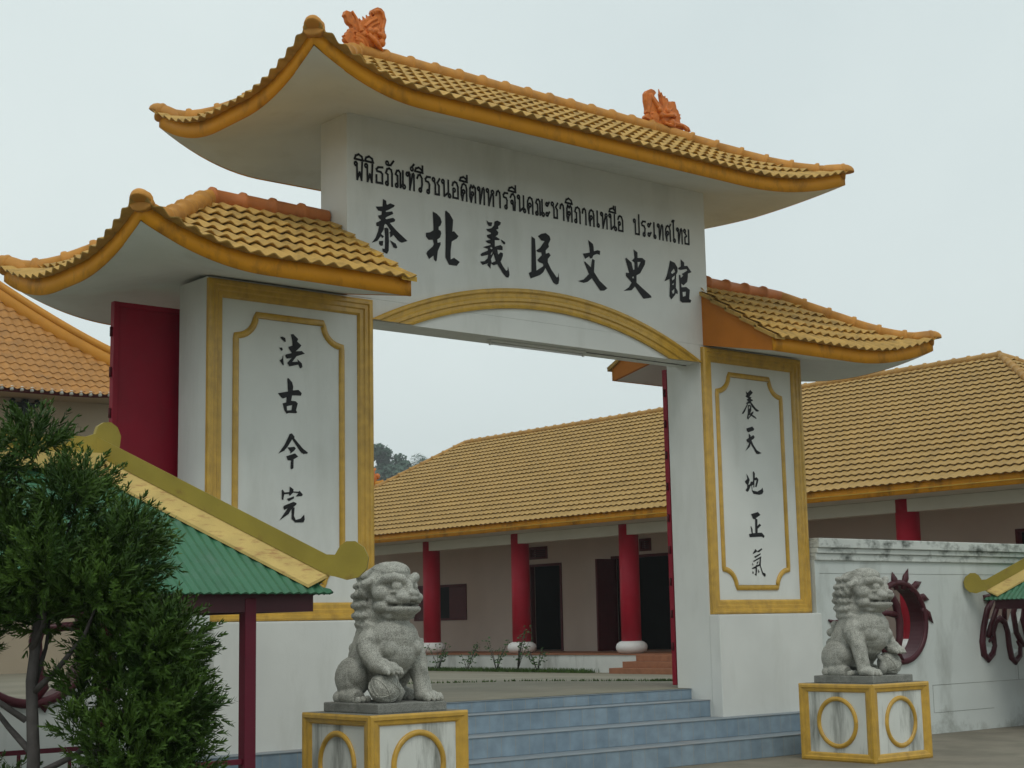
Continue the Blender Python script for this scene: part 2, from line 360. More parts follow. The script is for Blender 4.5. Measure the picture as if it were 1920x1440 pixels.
# ------------------------------------------------------------------ tiled roofs
class Roof:
    """hip (or part hip) roof on the rectangle a0..a1 x b0..b1; a runs along the ridge.
       fn maps (a, b, z) to the world. ends: 'hip' or 'gable' at a0 and a1."""
    def __init__(s, a0, a1, b0, b1, ze, fh, rise, lift, ends, fn, reach=1.35, curve=0.0, sof=0.0, ek=(1.0, 1.0), up=None):
        s.a0, s.a1, s.b0, s.b1, s.ze, s.fh, s.rise, s.lift, s.ends, s.fn, s.reach, s.curve = a0, a1, b0, b1, ze, fh, rise, lift, ends, fn, reach, curve
        s.B = (b1 - b0) / 2; s.sof = sof; s.ek = ek
        s.up = up or [(lift, reach, reach, 0)] * 2
    def da(s, a):
        d0 = (a - s.a0) / s.ek[0] if s.ends[0] == 'hip' else 1e6
        d1 = (s.a1 - a) / s.ek[1] if s.ends[1] == 'hip' else 1e6
        return min(d0, d1)
    def v(s, a, b):
        return max(0, min(1, min(s.da(a), b - s.b0, s.b1 - b) / s.B))
    def liftz(s, a, b):                    # upturned corners; each end has its own reach and flatness
        db = max(0, min(b - s.b0, s.b1 - b)); best = 0
        for k, d in enumerate((a - s.a0, s.a1 - a)):
            if s.ends[k] != 'hip': continue
            L, ra, rb, h = s.up[k]
            fa = max(0, 1 - max(0, d) / ra) ** 2; fb = max(0, 1 - db / rb) ** 2
            best = max(best, L * fa * (h + (1 - h) * fb))
        return best
    def zs(s, a, b):                       # soffit
        return s.ze + s.liftz(a, b) * (1 - s.v(a, b)) + s.sof * s.v(a, b)
    def zt(s, a, b):                       # tile bed
        w = s.v(a, b)
        return s.ze + s.fh + s.rise * (w * (1 - s.curve) + s.curve * w * w) + s.liftz(a, b) * (1 - w)
    def panel(s, side, wave, row, amp, step, samples=8, over=.06, under=.05, lap=.012):
        """corrugated, lapped tiles on one side: 'b0','b1' (long) or 'a0','a1' (hip end)"""
        m = MB()
        long_ = side[0] == 'b'
        u0, u1 = (s.a0, s.a1) if long_ else (s.b0, s.b1)
        nu = int(round((u1 - u0) / wave)) * samples
        us = np.linspace(u0, u1, nu + 1)
        sl = math.hypot(s.B, s.rise)
        nr = max(1, int(round(sl / row)))
        tilt = s.rise / s.B
        nrm = 1 / math.hypot(1, tilt)
        def at(u, w, h):
            d = w * s.B
            if long_: a, b, sg = u, (s.b0 + d if side == 'b0' else s.b1 - d), (-1 if side == 'b0' else 1)
            else: b, a, sg = u, (s.a0 + d * s.ek[0] if side == 'a0' else s.a1 - d * s.ek[1]), (-1 if side == 'a0' else 1)
            ac, bc = min(max(a, s.a0), s.a1), min(max(b, s.b0), s.b1)
            z = s.zt(ac, bc) + min(0, w) * s.rise
            oa, ob = (0, sg * h * tilt * nrm) if long_ else (sg * h * tilt * nrm, 0)
            return s.fn(a + oa, b + ob, z + h * nrm)
        if long_:
            vm = np.array([min(1, s.da(u) / s.B) for u in us])
        else:
            vm = np.array([min(1, (u - u0) / s.B, (u1 - u) / s.B) for u in us])
        ph = np.arange(nu + 1) / samples * 2 * math.pi
        wv = (0.5 + 0.5 * np.cos(ph + .35 * np.sin(ph))) ** 0.62 * amp
        for k in range(nr):
            w0 = k / nr if k else -over / s.B
            w1 = (k + 1) / nr + lap
            jit = RNG.normal(0, .0015)
            vs = []; fs = []
            for i, u in enumerate(us):
                lo, hi = min(w0, vm[i] if k else max(vm[i], w0)), min(w1, max(vm[i], w0))
                if vm[i] < w0: hi = lo = w0 if k == 0 else vm[i]
                low, top = at(u, lo, wv[i] + step - .011), at(u, lo, wv[i] + step + jit)
                vs += [at(u, lo + under, .002), low, low, top, top, at(u, (lo + hi) / 2, wv[i] + step * .5), at(u, hi, wv[i] + .004)]
            for i in range(nu):
                if vm[i] <= w0 and vm[i + 1] <= w0 and k: continue
                p, q = i * 7, (i + 1) * 7
                for j in (0, 2, 4, 5): fs.append((p + j, q + j, q + j + 1, p + j + 1))
            m.add(vs, fs, True)
        return m
    def edge_path(s, side, n=60):
        if side[0] == 'b': return [(s.a0 + (s.a1 - s.a0) * i / n, s.b0 if side == 'b0' else s.b1) for i in range(n + 1)]
        return [(s.a0 if side == 'a0' else s.a1, s.b0 + (s.b1 - s.b0) * i / n) for i in range(n + 1)]
    def fascia(s, m, side, th=.02, n=64):
        """board under the tile edge: outer face on the eave line, thickness inwards"""
        pts = s.edge_path(side, n)
        ia, ib = {'b0': (0, 1), 'b1': (0, -1), 'a0': (1, 0), 'a1': (-1, 0)}[side]
        vs = []
        for a, b in pts:
            zb, zt = s.zs(a, b), s.zt(a, b) + .031
            ea, eb = a, b
            if side[0] == 'b':                 # mitre at hip corners
                ea = min(max(a, s.a0 + (th if s.ends[0] == 'hip' else 0)), s.a1 - (th if s.ends[1] == 'hip' else 0))
            else: eb = min(max(b, s.b0 + th), s.b1 - th)
            vs += [s.fn(a, b, zb), s.fn(a, b, zt), s.fn(ea + ia * th, eb + ib * th, zt), s.fn(ea + ia * th, eb + ib * th, zb)]
        fs = [(i * 4 + k, i * 4 + (k + 1) % 4, i * 4 + 4 + (k + 1) % 4, i * 4 + 4 + k) for i in range(len(pts) - 1) for k in range(4)]
        fs += [(0, 1, 2, 3), tuple(len(pts) * 4 - 4 + k for k in (3, 2, 1, 0))]
        m.add(vs, fs, True)
    def soffit(s, m, n=70, k=28, inset=.012):
        A = np.linspace(s.a0 + inset, s.a1 - inset, n + 1); Bv = np.linspace(s.b0 + inset, s.b1 - inset, k + 1)
        vs = [s.fn(a, b, s.zs(a, b) + .003) for a in A for b in Bv]
        m.add(vs, [(i * (k + 1) + j, i * (k + 1) + j + 1, (i + 1) * (k + 1) + j + 1, (i + 1) * (k + 1) + j) for i in range(n) for j in range(k)], True)
    def hip_path(s, ea, eb, n=24, out=.1, dz=.06, dz0=None):
        """from the corner (ea: 'a0'/'a1', eb: 'b0'/'b1') up to the ridge end"""
        P = []
        for i in range(n + 1):
            d = -out + (s.B + out) * i / n
            a = s.a0 + d * s.ek[0] if ea == 'a0' else s.a1 - d * s.ek[1]
            b = s.b0 + d if eb == 'b0' else s.b1 - d
            ac, bc = min(max(a, s.a0), s.a1), min(max(b, s.b0), s.b1)
            P.append(Vector(s.fn(a, b, s.zt(ac, bc) + (dz if dz0 is None else dz0 + (dz - dz0) * min(1, i / n * 1.6)))))
        return P
    def ridge_path(s, dz=.06, n=2):
        l = s.a0 + (s.B * s.ek[0] if s.ends[0] == 'hip' else 0); r = s.a1 - (s.B * s.ek[1] if s.ends[1] == 'hip' else 0)
        return [Vector(s.fn(l + (r - l) * i / n, (s.b0 + s.b1) / 2, s.ze + s.fh + s.rise + dz)) for i in range(n + 1)]
def ridge_caps(m, path, r, pitch, start_ball=False, n=14, collar=.018):
    """half-round caps, each flaring to a rounded collar where it laps the next"""
    d = [0]
    for i in range(1, len(path)): d.append(d[-1] + (path[i] - path[i - 1]).length)
    def at(t):
        for i in range(1, len(path)):
            if t <= d[i] or i == len(path) - 1:
                f = (t - d[i - 1]) / max(1e-6, d[i] - d[i - 1]); return path[i - 1].lerp(path[i], f)
    T = d[-1]; k = max(1, int(round(T / pitch))); step = T / k
    pts = []; rr = []
    for c in range(k):
        for f, e in ((0.0, collar), (.05, collar + .004), (.13, collar * .9), (.18, .0), (.5, -.002), (.97, -.008)):
            t = (c + f) * step; pts.append(at(t)); rr.append(r + e)
    pts.append(at(T)); rr.append(r - .008)
    m.tube(pts, rr, n)
    if start_ball:
        d_ = (path[1] - path[0]).normalized()
        m.tube([path[0] + d_ * t for t in (-.125, -.118, -.09, -.05, .0, .10, .24, .30)], [.010, .036, .068, .090, .102, .106, .104, .09], 22, half=.012)
WX = lambda a, b, z: (a, b, z)
# lettering and ornament outlines on the facade plane: (x, z) in metres; per character a list of shapes, each an outer loop then its holes
SIGN_NAME=[[[[(0.162,6.399),(0.208,6.384),(0.211,6.349),(0.222,6.34),(0.264,6.364),(0.325,6.351),(0.314,6.33),(0.245,6.288),(0.199,6.264),(0.206,6.255),(0.29,6.275),(0.304,6.248),(0.213,6.199),(0.194,6.18),(0.206,6.172),(0.301,6.203),(0.331,6.185),(0.32,6.161),(0.255,6.135),(0.342,6.065),(0.418,6.015),(0.498,5.963),(0.417,5.932),(0.378,5.942),(0.318,5.991),(0.301,6.005),(0.284,5.986),(0.257,5.969),(0.257,6.017),(0.242,6.018),(0.265,6.047),(0.213,6.11),(0.19,6.116),(0.178,6.098),(0.17,6.046),(0.136,5.993),(0.174,5.97),(0.151,5.944),(0.132,5.967),(0.083,5.906),(0.008,5.873),(0.061,5.941),(0.095,6.022),(0.107,6.075),(0.073,6.075),(0.069,6.11),(0.137,6.149),(0.104,6.173),(0.093,6.196),(0.142,6.213),(0.146,6.252),(0.097,6.254),(0.063,6.294),(0.158,6.312)]],[[(0.178,6.066),(0.212,6.078),(0.236,6.065),(0.241,5.916),(0.236,5.814),(0.213,5.776),(0.157,5.793),(0.146,5.827),(0.184,5.829),(0.189,5.972)]],[[(0.105,5.906),(0.162,5.918),(0.158,5.866),(0.131,5.856),(0.109,5.872)]],[[(0.253,5.937),(0.332,5.91),(0.355,5.869),(0.339,5.854),(0.301,5.861)]]],[[[(0.856,6.363),(0.915,6.346),(0.966,6.308),(0.986,6.259),(0.969,6.217),(0.941,6.193),(0.94,6.16),(0.968,6.151),(0.977,6.12),(0.959,6.071),(0.918,6.042),(0.922,6.004),(0.966,6.017),(0.965,5.987),(0.924,5.91),(0.907,5.797),(0.894,5.779),(0.867,5.798),(0.86,5.845),(0.796,5.795),(0.761,5.855),(0.773,5.882),(0.853,5.952),(0.866,5.979),(0.855,6.03),(0.791,6.021),(0.756,6.055),(0.757,6.097),(0.816,6.112),(0.864,6.142),(0.865,6.175)]],[[(1.048,6.405),(1.1,6.375),(1.152,6.307),(1.137,6.166),(1.162,6.176),(1.226,6.126),(1.201,6.093),(1.127,6.049),(1.109,5.935),(1.107,5.833),(1.156,5.86),(1.24,5.822),(1.195,5.77),(1.082,5.768),(1.031,5.846),(1.039,6.096),(1.036,6.391)]]],[[[(1.648,6.38),(1.681,6.361),(1.738,6.367),(1.722,6.317),(1.68,6.314),(1.66,6.338)]],[[(1.77,6.382),(1.813,6.402),(1.868,6.386),(1.859,6.358),(1.824,6.332),(1.828,6.302),(1.794,6.287),(1.827,6.258),(1.818,6.23),(1.783,6.205),(1.846,6.18),(1.833,6.165),(1.769,6.156),(1.768,6.078),(1.853,6.11),(1.887,6.095),(1.886,6.051),(1.805,6.046),(1.816,5.987),(1.855,6.023),(1.889,6.014),(1.888,5.98),(1.852,5.908),(1.885,5.859),(1.935,5.808),(1.957,5.821),(1.962,5.869),(1.982,5.798),(1.985,5.764),(1.967,5.728),(1.933,5.731),(1.883,5.771),(1.801,5.868),(1.741,5.85),(1.704,5.865),(1.696,5.801),(1.647,5.841),(1.662,5.863),(1.578,5.831),(1.541,5.866),(1.608,5.882),(1.655,5.922),(1.664,5.966),(1.563,5.933),(1.547,5.95),(1.568,5.973),(1.661,6.016),(1.661,6.036),(1.586,6.046),(1.696,6.088),(1.709,6.103),(1.663,6.104),(1.626,6.128),(1.71,6.157),(1.656,6.173),(1.648,6.199),(1.712,6.225),(1.708,6.238),(1.662,6.248),(1.642,6.271),(1.718,6.293),(1.761,6.333)],[(1.695,6.051),(1.712,6.067),(1.733,6.053),(1.716,6.037)],[(1.702,5.975),(1.724,6.012),(1.735,6.003),(1.715,5.973)],[(1.705,5.915),(1.744,5.988),(1.776,5.905),(1.717,5.877)]],[[(1.863,6.179),(1.926,6.155),(1.93,6.135),(1.909,6.122),(1.871,6.153)]]],[[[(2.342,6.286),(2.398,6.263),(2.403,6.14),(2.409,5.874),(2.521,5.943),(2.518,5.97),(2.452,5.982),(2.426,6.006),(2.499,6.075),(2.491,6.108),(2.438,6.104),(2.412,6.121),(2.475,6.164),(2.549,6.257),(2.495,6.257),(2.444,6.304),(2.498,6.34),(2.57,6.361),(2.631,6.332),(2.646,6.292),(2.61,6.225),(2.618,6.195),(2.563,6.142),(2.566,6.101),(2.616,6.122),(2.642,6.091),(2.596,6.043),(2.594,6.001),(2.645,5.919),(2.732,5.83),(2.755,5.843),(2.764,5.896),(2.772,5.804),(2.757,5.753),(2.72,5.739),(2.676,5.757),(2.552,5.923),(2.519,5.868),(2.465,5.826),(2.314,5.763),(2.285,5.827),(2.329,5.85)]]],[[[(3.268,6.375),(3.348,6.335),(3.36,6.298),(3.361,6.243),(3.424,6.267),(3.469,6.263),(3.462,6.21),(3.411,6.216),(3.353,6.191),(3.33,6.154),(3.295,6.141),(3.279,6.168),(3.211,6.125),(3.172,6.187),(3.293,6.217),(3.289,6.276)]],[[(3.187,6.088),(3.21,6.091),(3.302,6.032),(3.329,6.145),(3.371,6.13),(3.354,5.979),(3.443,5.88),(3.574,5.799),(3.518,5.762),(3.45,5.754),(3.314,5.894),(3.239,5.838),(3.172,5.817),(3.078,5.83),(3.173,5.859),(3.266,5.942)]]],[[[(4.052,6.366),(4.122,6.332),(4.119,6.262),(4.202,6.273),(4.258,6.246),(4.246,6.191),(4.157,6.066),(4.091,6.032),(4.087,5.936),(4.173,5.886),(4.341,5.793),(4.346,5.772),(4.202,5.739),(4.055,5.88),(3.993,5.825),(3.852,5.799),(3.948,5.858),(3.998,5.925),(3.902,5.999),(3.903,6.042),(3.962,6.045),(3.899,6.223),(3.918,6.238),(4.009,6.186),(4.035,6.094),(4.059,6.106),(4.062,6.193),(4.016,6.213),(4.065,6.254)],[(4.116,6.209),(4.17,6.216),(4.119,6.131)],[(4.013,5.996),(4.035,6.016),(4.042,5.995),(4.026,5.98)]]],[[[(4.706,6.308),(4.797,6.287),(4.844,6.231),(4.841,6.173),(4.814,6.134),(4.799,5.955),(4.834,5.915),(4.826,5.874),(4.795,5.883),(4.775,5.854),(4.704,5.789),(4.674,5.833),(4.69,5.985),(4.687,6.06),(4.594,6.017),(4.641,6.103),(4.683,6.223)],[(4.716,6.148),(4.775,6.209),(4.797,6.167),(4.74,6.133)],[(4.731,6.079),(4.789,6.122),(4.78,6.076),(4.736,6.044)],[(4.727,5.99),(4.765,6.021),(4.757,5.989)],[(4.722,5.901),(4.767,5.937),(4.765,5.888),(4.739,5.868)]],[[(4.906,6.351),(4.972,6.315),(4.97,6.27),(5.027,6.279),(5.104,6.203),(5.034,6.176),(5.031,6.126),(5.015,6.062),(4.944,6.008),(4.901,6.025),(4.905,5.977),(4.993,5.992),(5.06,5.96),(5.041,5.837),(5.078,5.824),(5.064,5.791),(4.907,5.773),(4.865,5.794),(4.868,6.034),(4.863,6.131),(4.889,6.143),(4.899,6.1),(4.945,6.137),(4.921,6.157),(5.024,6.215),(5.012,6.235),(4.905,6.208),(4.855,6.21),(4.856,6.228),(4.907,6.257)],[(4.921,5.916),(4.984,5.928),(4.974,5.869),(4.924,5.854)]]]]
SIGN_LEFT=[[[[(-1.163,4.694),(-1.133,4.701),(-1.101,4.689),(-1.094,4.649),(-1.111,4.647),(-1.146,4.67)]],[[(-1.173,4.579),(-1.141,4.584),(-1.13,4.563),(-1.141,4.547),(-1.154,4.551)]],[[(-1.126,4.507),(-1.124,4.447),(-1.119,4.403),(-1.129,4.393),(-1.171,4.443),(-1.141,4.465)]],[[(-1.034,4.734),(-1.004,4.741),(-0.943,4.694),(-0.956,4.666),(-0.904,4.63),(-0.917,4.61),(-0.973,4.559),(-0.899,4.57),(-0.86,4.544),(-0.964,4.507),(-1.016,4.442),(-0.947,4.449),(-0.956,4.478),(-0.899,4.438),(-0.89,4.401),(-0.908,4.383),(-0.925,4.387),(-0.943,4.419),(-1.051,4.391),(-1.078,4.425),(-1.025,4.483),(-1.085,4.47),(-1.102,4.498),(-1.094,4.514),(-1.021,4.536),(-1.06,4.581),(-1.064,4.599),(-1.012,4.616),(-1.017,4.668)]]],[[[(-1.076,4.261),(-1.059,4.266),(-1.016,4.225),(-1.003,4.182),(-1.007,4.14),(-0.938,4.151),(-0.899,4.119),(-0.908,4.092),(-1.016,4.087),(-1.028,4.03),(-0.972,4.027),(-0.947,4.007),(-0.968,3.931),(-0.953,3.913),(-0.968,3.901),(-1.058,3.898),(-1.084,3.887),(-1.109,3.92),(-1.131,3.993),(-1.088,4.007),(-1.084,4.063),(-1.127,4.045),(-1.152,4.058),(-1.188,4.096),(-1.067,4.124)],[(-1.082,3.967),(-1.015,3.985),(-1.024,3.93),(-1.077,3.923)]]],[[[(-1.045,3.677),(-1.019,3.686),(-0.987,3.655),(-0.989,3.636),(-0.886,3.535),(-0.821,3.494),(-0.829,3.482),(-0.877,3.477),(-0.912,3.496),(-1.015,3.623),(-1.066,3.547),(-1.108,3.5),(-1.183,3.463),(-1.108,3.559)]],[[(-1.073,3.534),(-0.989,3.547),(-0.97,3.53),(-0.993,3.503),(-1.04,3.471),(-1.036,3.493)]],[[(-1.087,3.442),(-0.98,3.478),(-0.942,3.446),(-0.997,3.414),(-0.999,3.322),(-1.019,3.309),(-1.036,3.317),(-1.03,3.401),(-1.07,3.403)]]],[[[(-1.141,3.085),(-1.128,3.094),(-1.107,3.065),(-1.048,3.071),(-1.044,3.129),(-0.997,3.102),(-0.999,3.08),(-0.937,3.079),(-0.924,3.09),(-0.884,3.051),(-0.894,3.036),(-0.971,3.028),(-0.937,3.064),(-1.001,3.067),(-1.044,3.031),(-1.056,3.052),(-1.109,3.046),(-1.12,2.988),(-1.139,2.991)]],[[(-1.077,3.0),(-0.992,3.029),(-0.992,3.007),(-1.056,2.975)]],[[(-1.122,2.911),(-1.115,2.926),(-0.997,2.972),(-0.962,2.96),(-0.962,2.946),(-1.001,2.915),(-0.984,2.912),(-0.992,2.824),(-0.971,2.785),(-0.911,2.801),(-0.868,2.843),(-0.861,2.792),(-0.877,2.762),(-0.979,2.758),(-1.022,2.794),(-1.022,2.896),(-1.056,2.844),(-1.165,2.776),(-1.069,2.902),(-1.111,2.883)]]]]
SIGN_RIGHT=[[[[(6.067,4.702),(6.089,4.684),(6.105,4.682),(6.159,4.724),(6.207,4.69),(6.165,4.656),(6.136,4.631),(6.18,4.623),(6.157,4.604),(6.201,4.59),(6.194,4.576),(6.16,4.568),(6.186,4.539),(6.25,4.483),(6.321,4.451),(6.292,4.439),(6.258,4.438),(6.172,4.5),(6.147,4.54),(6.102,4.533),(6.033,4.421),(5.992,4.384),(5.97,4.39),(6.036,4.467),(6.084,4.528),(6.057,4.533),(6.109,4.564),(6.077,4.584),(6.112,4.606),(6.057,4.625),(6.081,4.649),(6.071,4.675)]],[[(6.095,4.513),(6.146,4.521),(6.166,4.492),(6.157,4.438),(6.132,4.402),(6.202,4.437),(6.201,4.418),(6.177,4.39),(6.231,4.367),(6.26,4.346),(6.246,4.338),(6.153,4.373),(6.088,4.318),(6.067,4.337),(6.088,4.403),(6.094,4.464)],[(6.114,4.496),(6.141,4.505),(6.135,4.474),(6.111,4.457)],[(6.103,4.373),(6.143,4.387),(6.097,4.342)]]],[[[(6.047,4.195),(6.166,4.229),(6.204,4.198),(6.185,4.174),(6.083,4.146),(6.056,4.158)]],[[(6.087,4.13),(6.125,4.109),(6.126,4.09),(6.181,4.113),(6.205,4.091),(6.19,4.068),(6.138,4.042),(6.173,3.983),(6.236,3.915),(6.329,3.879),(6.266,3.862),(6.227,3.865),(6.118,3.995),(6.098,3.949),(6.005,3.887),(6.059,3.954),(6.091,4.005),(6.052,4.01),(6.037,4.043),(6.089,4.073)]]],[[[(6.009,3.59),(6.04,3.554),(6.07,3.51),(6.051,3.472),(6.038,3.438),(6.072,3.454),(6.091,3.489),(6.119,3.483),(6.137,3.506),(6.138,3.619),(6.156,3.627),(6.179,3.598),(6.172,3.541),(6.212,3.551),(6.244,3.522),(6.23,3.48),(6.198,3.415),(6.17,3.421),(6.204,3.509),(6.165,3.507),(6.153,3.409),(6.136,3.412),(6.138,3.446),(6.11,3.437),(6.117,3.37),(6.211,3.359),(6.292,3.392),(6.316,3.416),(6.333,3.363),(6.31,3.332),(6.253,3.317),(6.131,3.326),(6.105,3.362),(6.099,3.433),(6.076,3.421),(6.045,3.367),(6.01,3.345),(5.978,3.368),(6.014,3.403),(6.016,3.441),(5.989,3.458),(5.972,3.484),(6.021,3.519)]]],[[[(6.069,3.055),(6.205,3.087),(6.252,3.049),(6.154,3.001),(6.189,2.987),(6.181,2.901),(6.228,2.933),(6.258,2.911),(6.185,2.864),(6.181,2.811),(6.265,2.814),(6.318,2.77),(6.3,2.744),(6.262,2.762),(6.022,2.749),(6.008,2.79),(6.064,2.798),(6.048,2.891),(6.059,2.895),(6.084,2.854),(6.084,2.803),(6.136,2.807),(6.142,2.986),(6.099,2.996)]]],[[[(6.063,2.53),(6.123,2.597),(6.16,2.568),(6.246,2.608),(6.259,2.592),(6.192,2.554),(6.148,2.561),(6.102,2.538)]],[[(6.094,2.497),(6.225,2.543),(6.218,2.524),(6.11,2.477)]],[[(6.063,2.437),(6.233,2.502),(6.226,2.473),(6.214,2.376),(6.253,2.288),(6.297,2.277),(6.306,2.255),(6.288,2.229),(6.24,2.265),(6.197,2.376),(6.135,2.361),(6.138,2.316),(6.122,2.243),(6.085,2.261),(6.108,2.279),(6.11,2.342),(6.045,2.334),(6.037,2.345),(6.069,2.356),(6.114,2.372),(6.126,2.386),(6.182,2.391),(6.204,2.472),(6.084,2.427)]],[[(6.133,2.412),(6.174,2.442),(6.166,2.413),(6.14,2.398)]],[[(6.045,2.415),(6.071,2.39),(6.053,2.378)]],[[(6.049,2.308),(6.07,2.294),(6.063,2.268),(6.045,2.275)]],[[(6.156,2.335),(6.186,2.295),(6.163,2.28)]]]]
DRAGON_LEFT=[(-0.11,8.294),(-0.121,8.321),(-0.104,8.339),(-0.123,8.364),(-0.095,8.365),(-0.081,8.413),(-0.062,8.412),(-0.042,8.461),(-0.022,8.451),(-0.003,8.47),(-0.019,8.496),(-0.053,8.507),(-0.081,8.535),(-0.095,8.581),(-0.12,8.599),(-0.111,8.621),(-0.097,8.659),(-0.052,8.657),(-0.024,8.652),(-0.019,8.629),(0.015,8.597),(0.032,8.555),(0.048,8.512),(0.065,8.523),(0.076,8.519),(0.099,8.549),(0.111,8.581),(0.133,8.581),(0.156,8.619),(0.173,8.611),(0.225,8.673),(0.242,8.657),(0.282,8.667),(0.306,8.702),(0.277,8.698),(0.257,8.72),(0.271,8.759),(0.306,8.782),(0.347,8.804),(0.399,8.8),(0.439,8.769),(0.453,8.713),(0.444,8.661),(0.42,8.58),(0.399,8.506),(0.425,8.497),(0.442,8.461),(0.433,8.384),(0.4,8.327),(0.4,8.287),(0.394,8.246),(0.142,8.19),(0.007,8.228)]
DRAGON_RIGHT=[(4.734,8.393),(4.696,8.572),(4.696,8.663),(4.733,8.711),(4.803,8.748),(4.865,8.744),(4.902,8.712),(4.861,8.663),(4.957,8.58),(5.025,8.542),(5.007,8.636),(4.992,8.73),(5.008,8.745),(5.025,8.703),(5.078,8.674),(5.114,8.684),(5.139,8.634),(5.17,8.623),(5.195,8.654),(5.258,8.661),(5.279,8.605),(5.285,8.566),(5.319,8.544),(5.333,8.5),(5.365,8.501),(5.343,8.468),(5.366,8.449),(5.341,8.415),(5.35,8.377),(5.441,8.371),(5.52,8.346),(5.549,8.294),(5.525,8.289),(5.486,8.316),(5.416,8.332),(5.335,8.305),(5.293,8.262),(5.002,8.218),(4.791,8.308),(4.673,8.324),(4.678,8.348)]
# ------------------------------------------------------------------ ground
W = 5.194
Z4, Z3, Z2, Z1 = .816, .683, .474, .246
m = MB(); n = 24
g = np.concatenate([np.linspace(-1500, -60, 5), np.linspace(-40, 60, 21), np.linspace(80, 1500, 6)])
m.add([(x, y, 0) for x in g for y in g], [(i * len(g) + j, (i + 1) * len(g) + j, (i + 1) * len(g) + j + 1, i * len(g) + j + 1) for i in range(len(g) - 1) for j in range(len(g) - 1)])
tag(m.build('ground', M['concrete'], fix=False), kind='structure')
def court_z(x): return .82 - .35 * min(1, max(0, (x - 6) / 11))
m = MB(); gx = np.concatenate([np.linspace(-30, 6, 7), np.linspace(7, 17, 11), [40]]); gy = [.372, 5, 20, 45]
m.add([(x, y, court_z(x)) for x in gx for y in gy], [(i * 4 + j, i * 4 + 4 + j, i * 4 + 5 + j, i * 4 + 1 + j) for i in range(len(gx) - 1) for j in range(3)])
tag(m.build('courtyard', M['court'], fix=False), kind='structure')

# ------------------------------------------------------------------ entrance steps
steps = thing('entrance_steps', 'blue glazed tile steps climbing into the gateway between the stone lions', 'steps', (W / 2, -.4, 0))
for (x0, x1, y0, za, zb) in ((-2.3, 7.4, -.79, 0, Z1), (-2.3, 7.4, -.41, Z1, Z2), (.002, W - .002, .038, Z2, Z3), (.002, W - .002, .356, Z3, Z4)):
    s_ = MB().bevbox(x0, x1, y0, .62, za, zb - .006, .008).build('step', M['step'], steps)
    MB().bevbox(x0 + .003, x1 - .003, y0 - .008, .61, zb - .010, zb, .003).build('tread', M['tread'], s_)

# ------------------------------------------------------------------ the gate
gate = thing('ceremonial_gate', 'white gateway with three tiled roofs, gold mouldings and black Thai and Chinese lettering', 'gate', (W / 2, .3, 0))
FR = [(0, 0), (0, .045), (.022, .062), (.055, .062), (.066, .046), (.105, .046), (.118, .030), (.160, .030), (.176, .012), (.182, 0)]
def frame_mould(x0, x1, z0, z1, y):
    P = [(x0, y, z0), (x1, y, z0), (x1, y, z1), (x0, y, z1)]
    D = [Vector((1, 0, 1)), Vector((-1, 0, 1)), Vector((-1, 0, -1)), Vector((1, 0, -1))]
    m = MB(); pr = FR
    n = len(pr); vs = []
    for p, d in zip(P, D):
        vs += [Vector(p) + d * u + Vector((0, -1, 0)) * w for u, w in pr]
    m.add(vs, [(i * n + k, ((i + 1) % 4) * n + k, ((i + 1) % 4) * n + k + 1, i * n + k + 1) for i in range(4) for k in range(n - 1)])
    return m
def notched(x0, x1, z0, z1, r, y, k=9):
    P = []
    def arc(cx, cz, t0, t1):
        for i in range(k + 1):
            t = rad(t0 + (t1 - t0) * i / k); P.append((cx + r * math.cos(t), y, cz + r * math.sin(t)))
    e = .035
    P.append((x0, y, z0 + r + e)); P.append((x0, y, z1 - r - e)); arc(x0, z1 - e * 0, 270, 360)
    arc(x1, z1, 180, 270); P.append((x1, y, z1 - r - e)); P.append((x1, y, z0 + r + e)); arc(x1, z0, 90, 180); arc(x0, z0, 0, 90); P.append(P[0])
    return P
def lettering(parent, data, y, name='chinese_character'):
    for shapes in data:
        m = MB()
        for i, loops in enumerate(shapes):
            yy = y - .0004 * (i % 5)
            m.poly(loops, lambda a, b, d, yy=yy: (a, yy, b))
        m.build(name, M['ink'], parent)
def pillar(x0, x1, fx0, fx1, nx0, nx1, data, bx0, bx1):
    p = MB().box(x0, x1, 0, .60, Z2, 5.24).build('pillar', M['plaster'], gate)
    MB().bevbox(bx0, bx1, -.181, -.002, Z2 - .02, 1.745, .012).build('pillar_base', M['plaster'], p)
    frame_mould(fx0, fx1, 1.752, 5.215, -.002).build('panel_frame', M['gold'], p)
    path = notched(nx0, nx1, 2.09, 4.895, .235, -.004)
    pr = [(-.036, -.01), (-.030, .016), (-.012, .026), (.010, .024), (.028, .012), (.036, -.01)]
    m = MB(); m.tube(path, .036, 10, False, .62, (0, 1, 0), True)
    m.build('panel_border', M['gold'], p)
    lettering(p, data, -.0045)
pillar(-2.012, 0, -2.03, -.012, -1.69, -.395, SIGN_LEFT, -2.008, .004)
pillar(W, W + 2.0, W + .02, W + 1.975, 5.50, 6.768, SIGN_RIGHT, W - .004, W + 2.004)

upper = MB().box(-.316, 5.39, 0, .52, 5.245, 7.36).build('upper_wall', M['plaster'], gate)
MB().box(.001, W - .001, 0, .42, 5.0, 5.243).build('lintel', M['plaster'], upper)
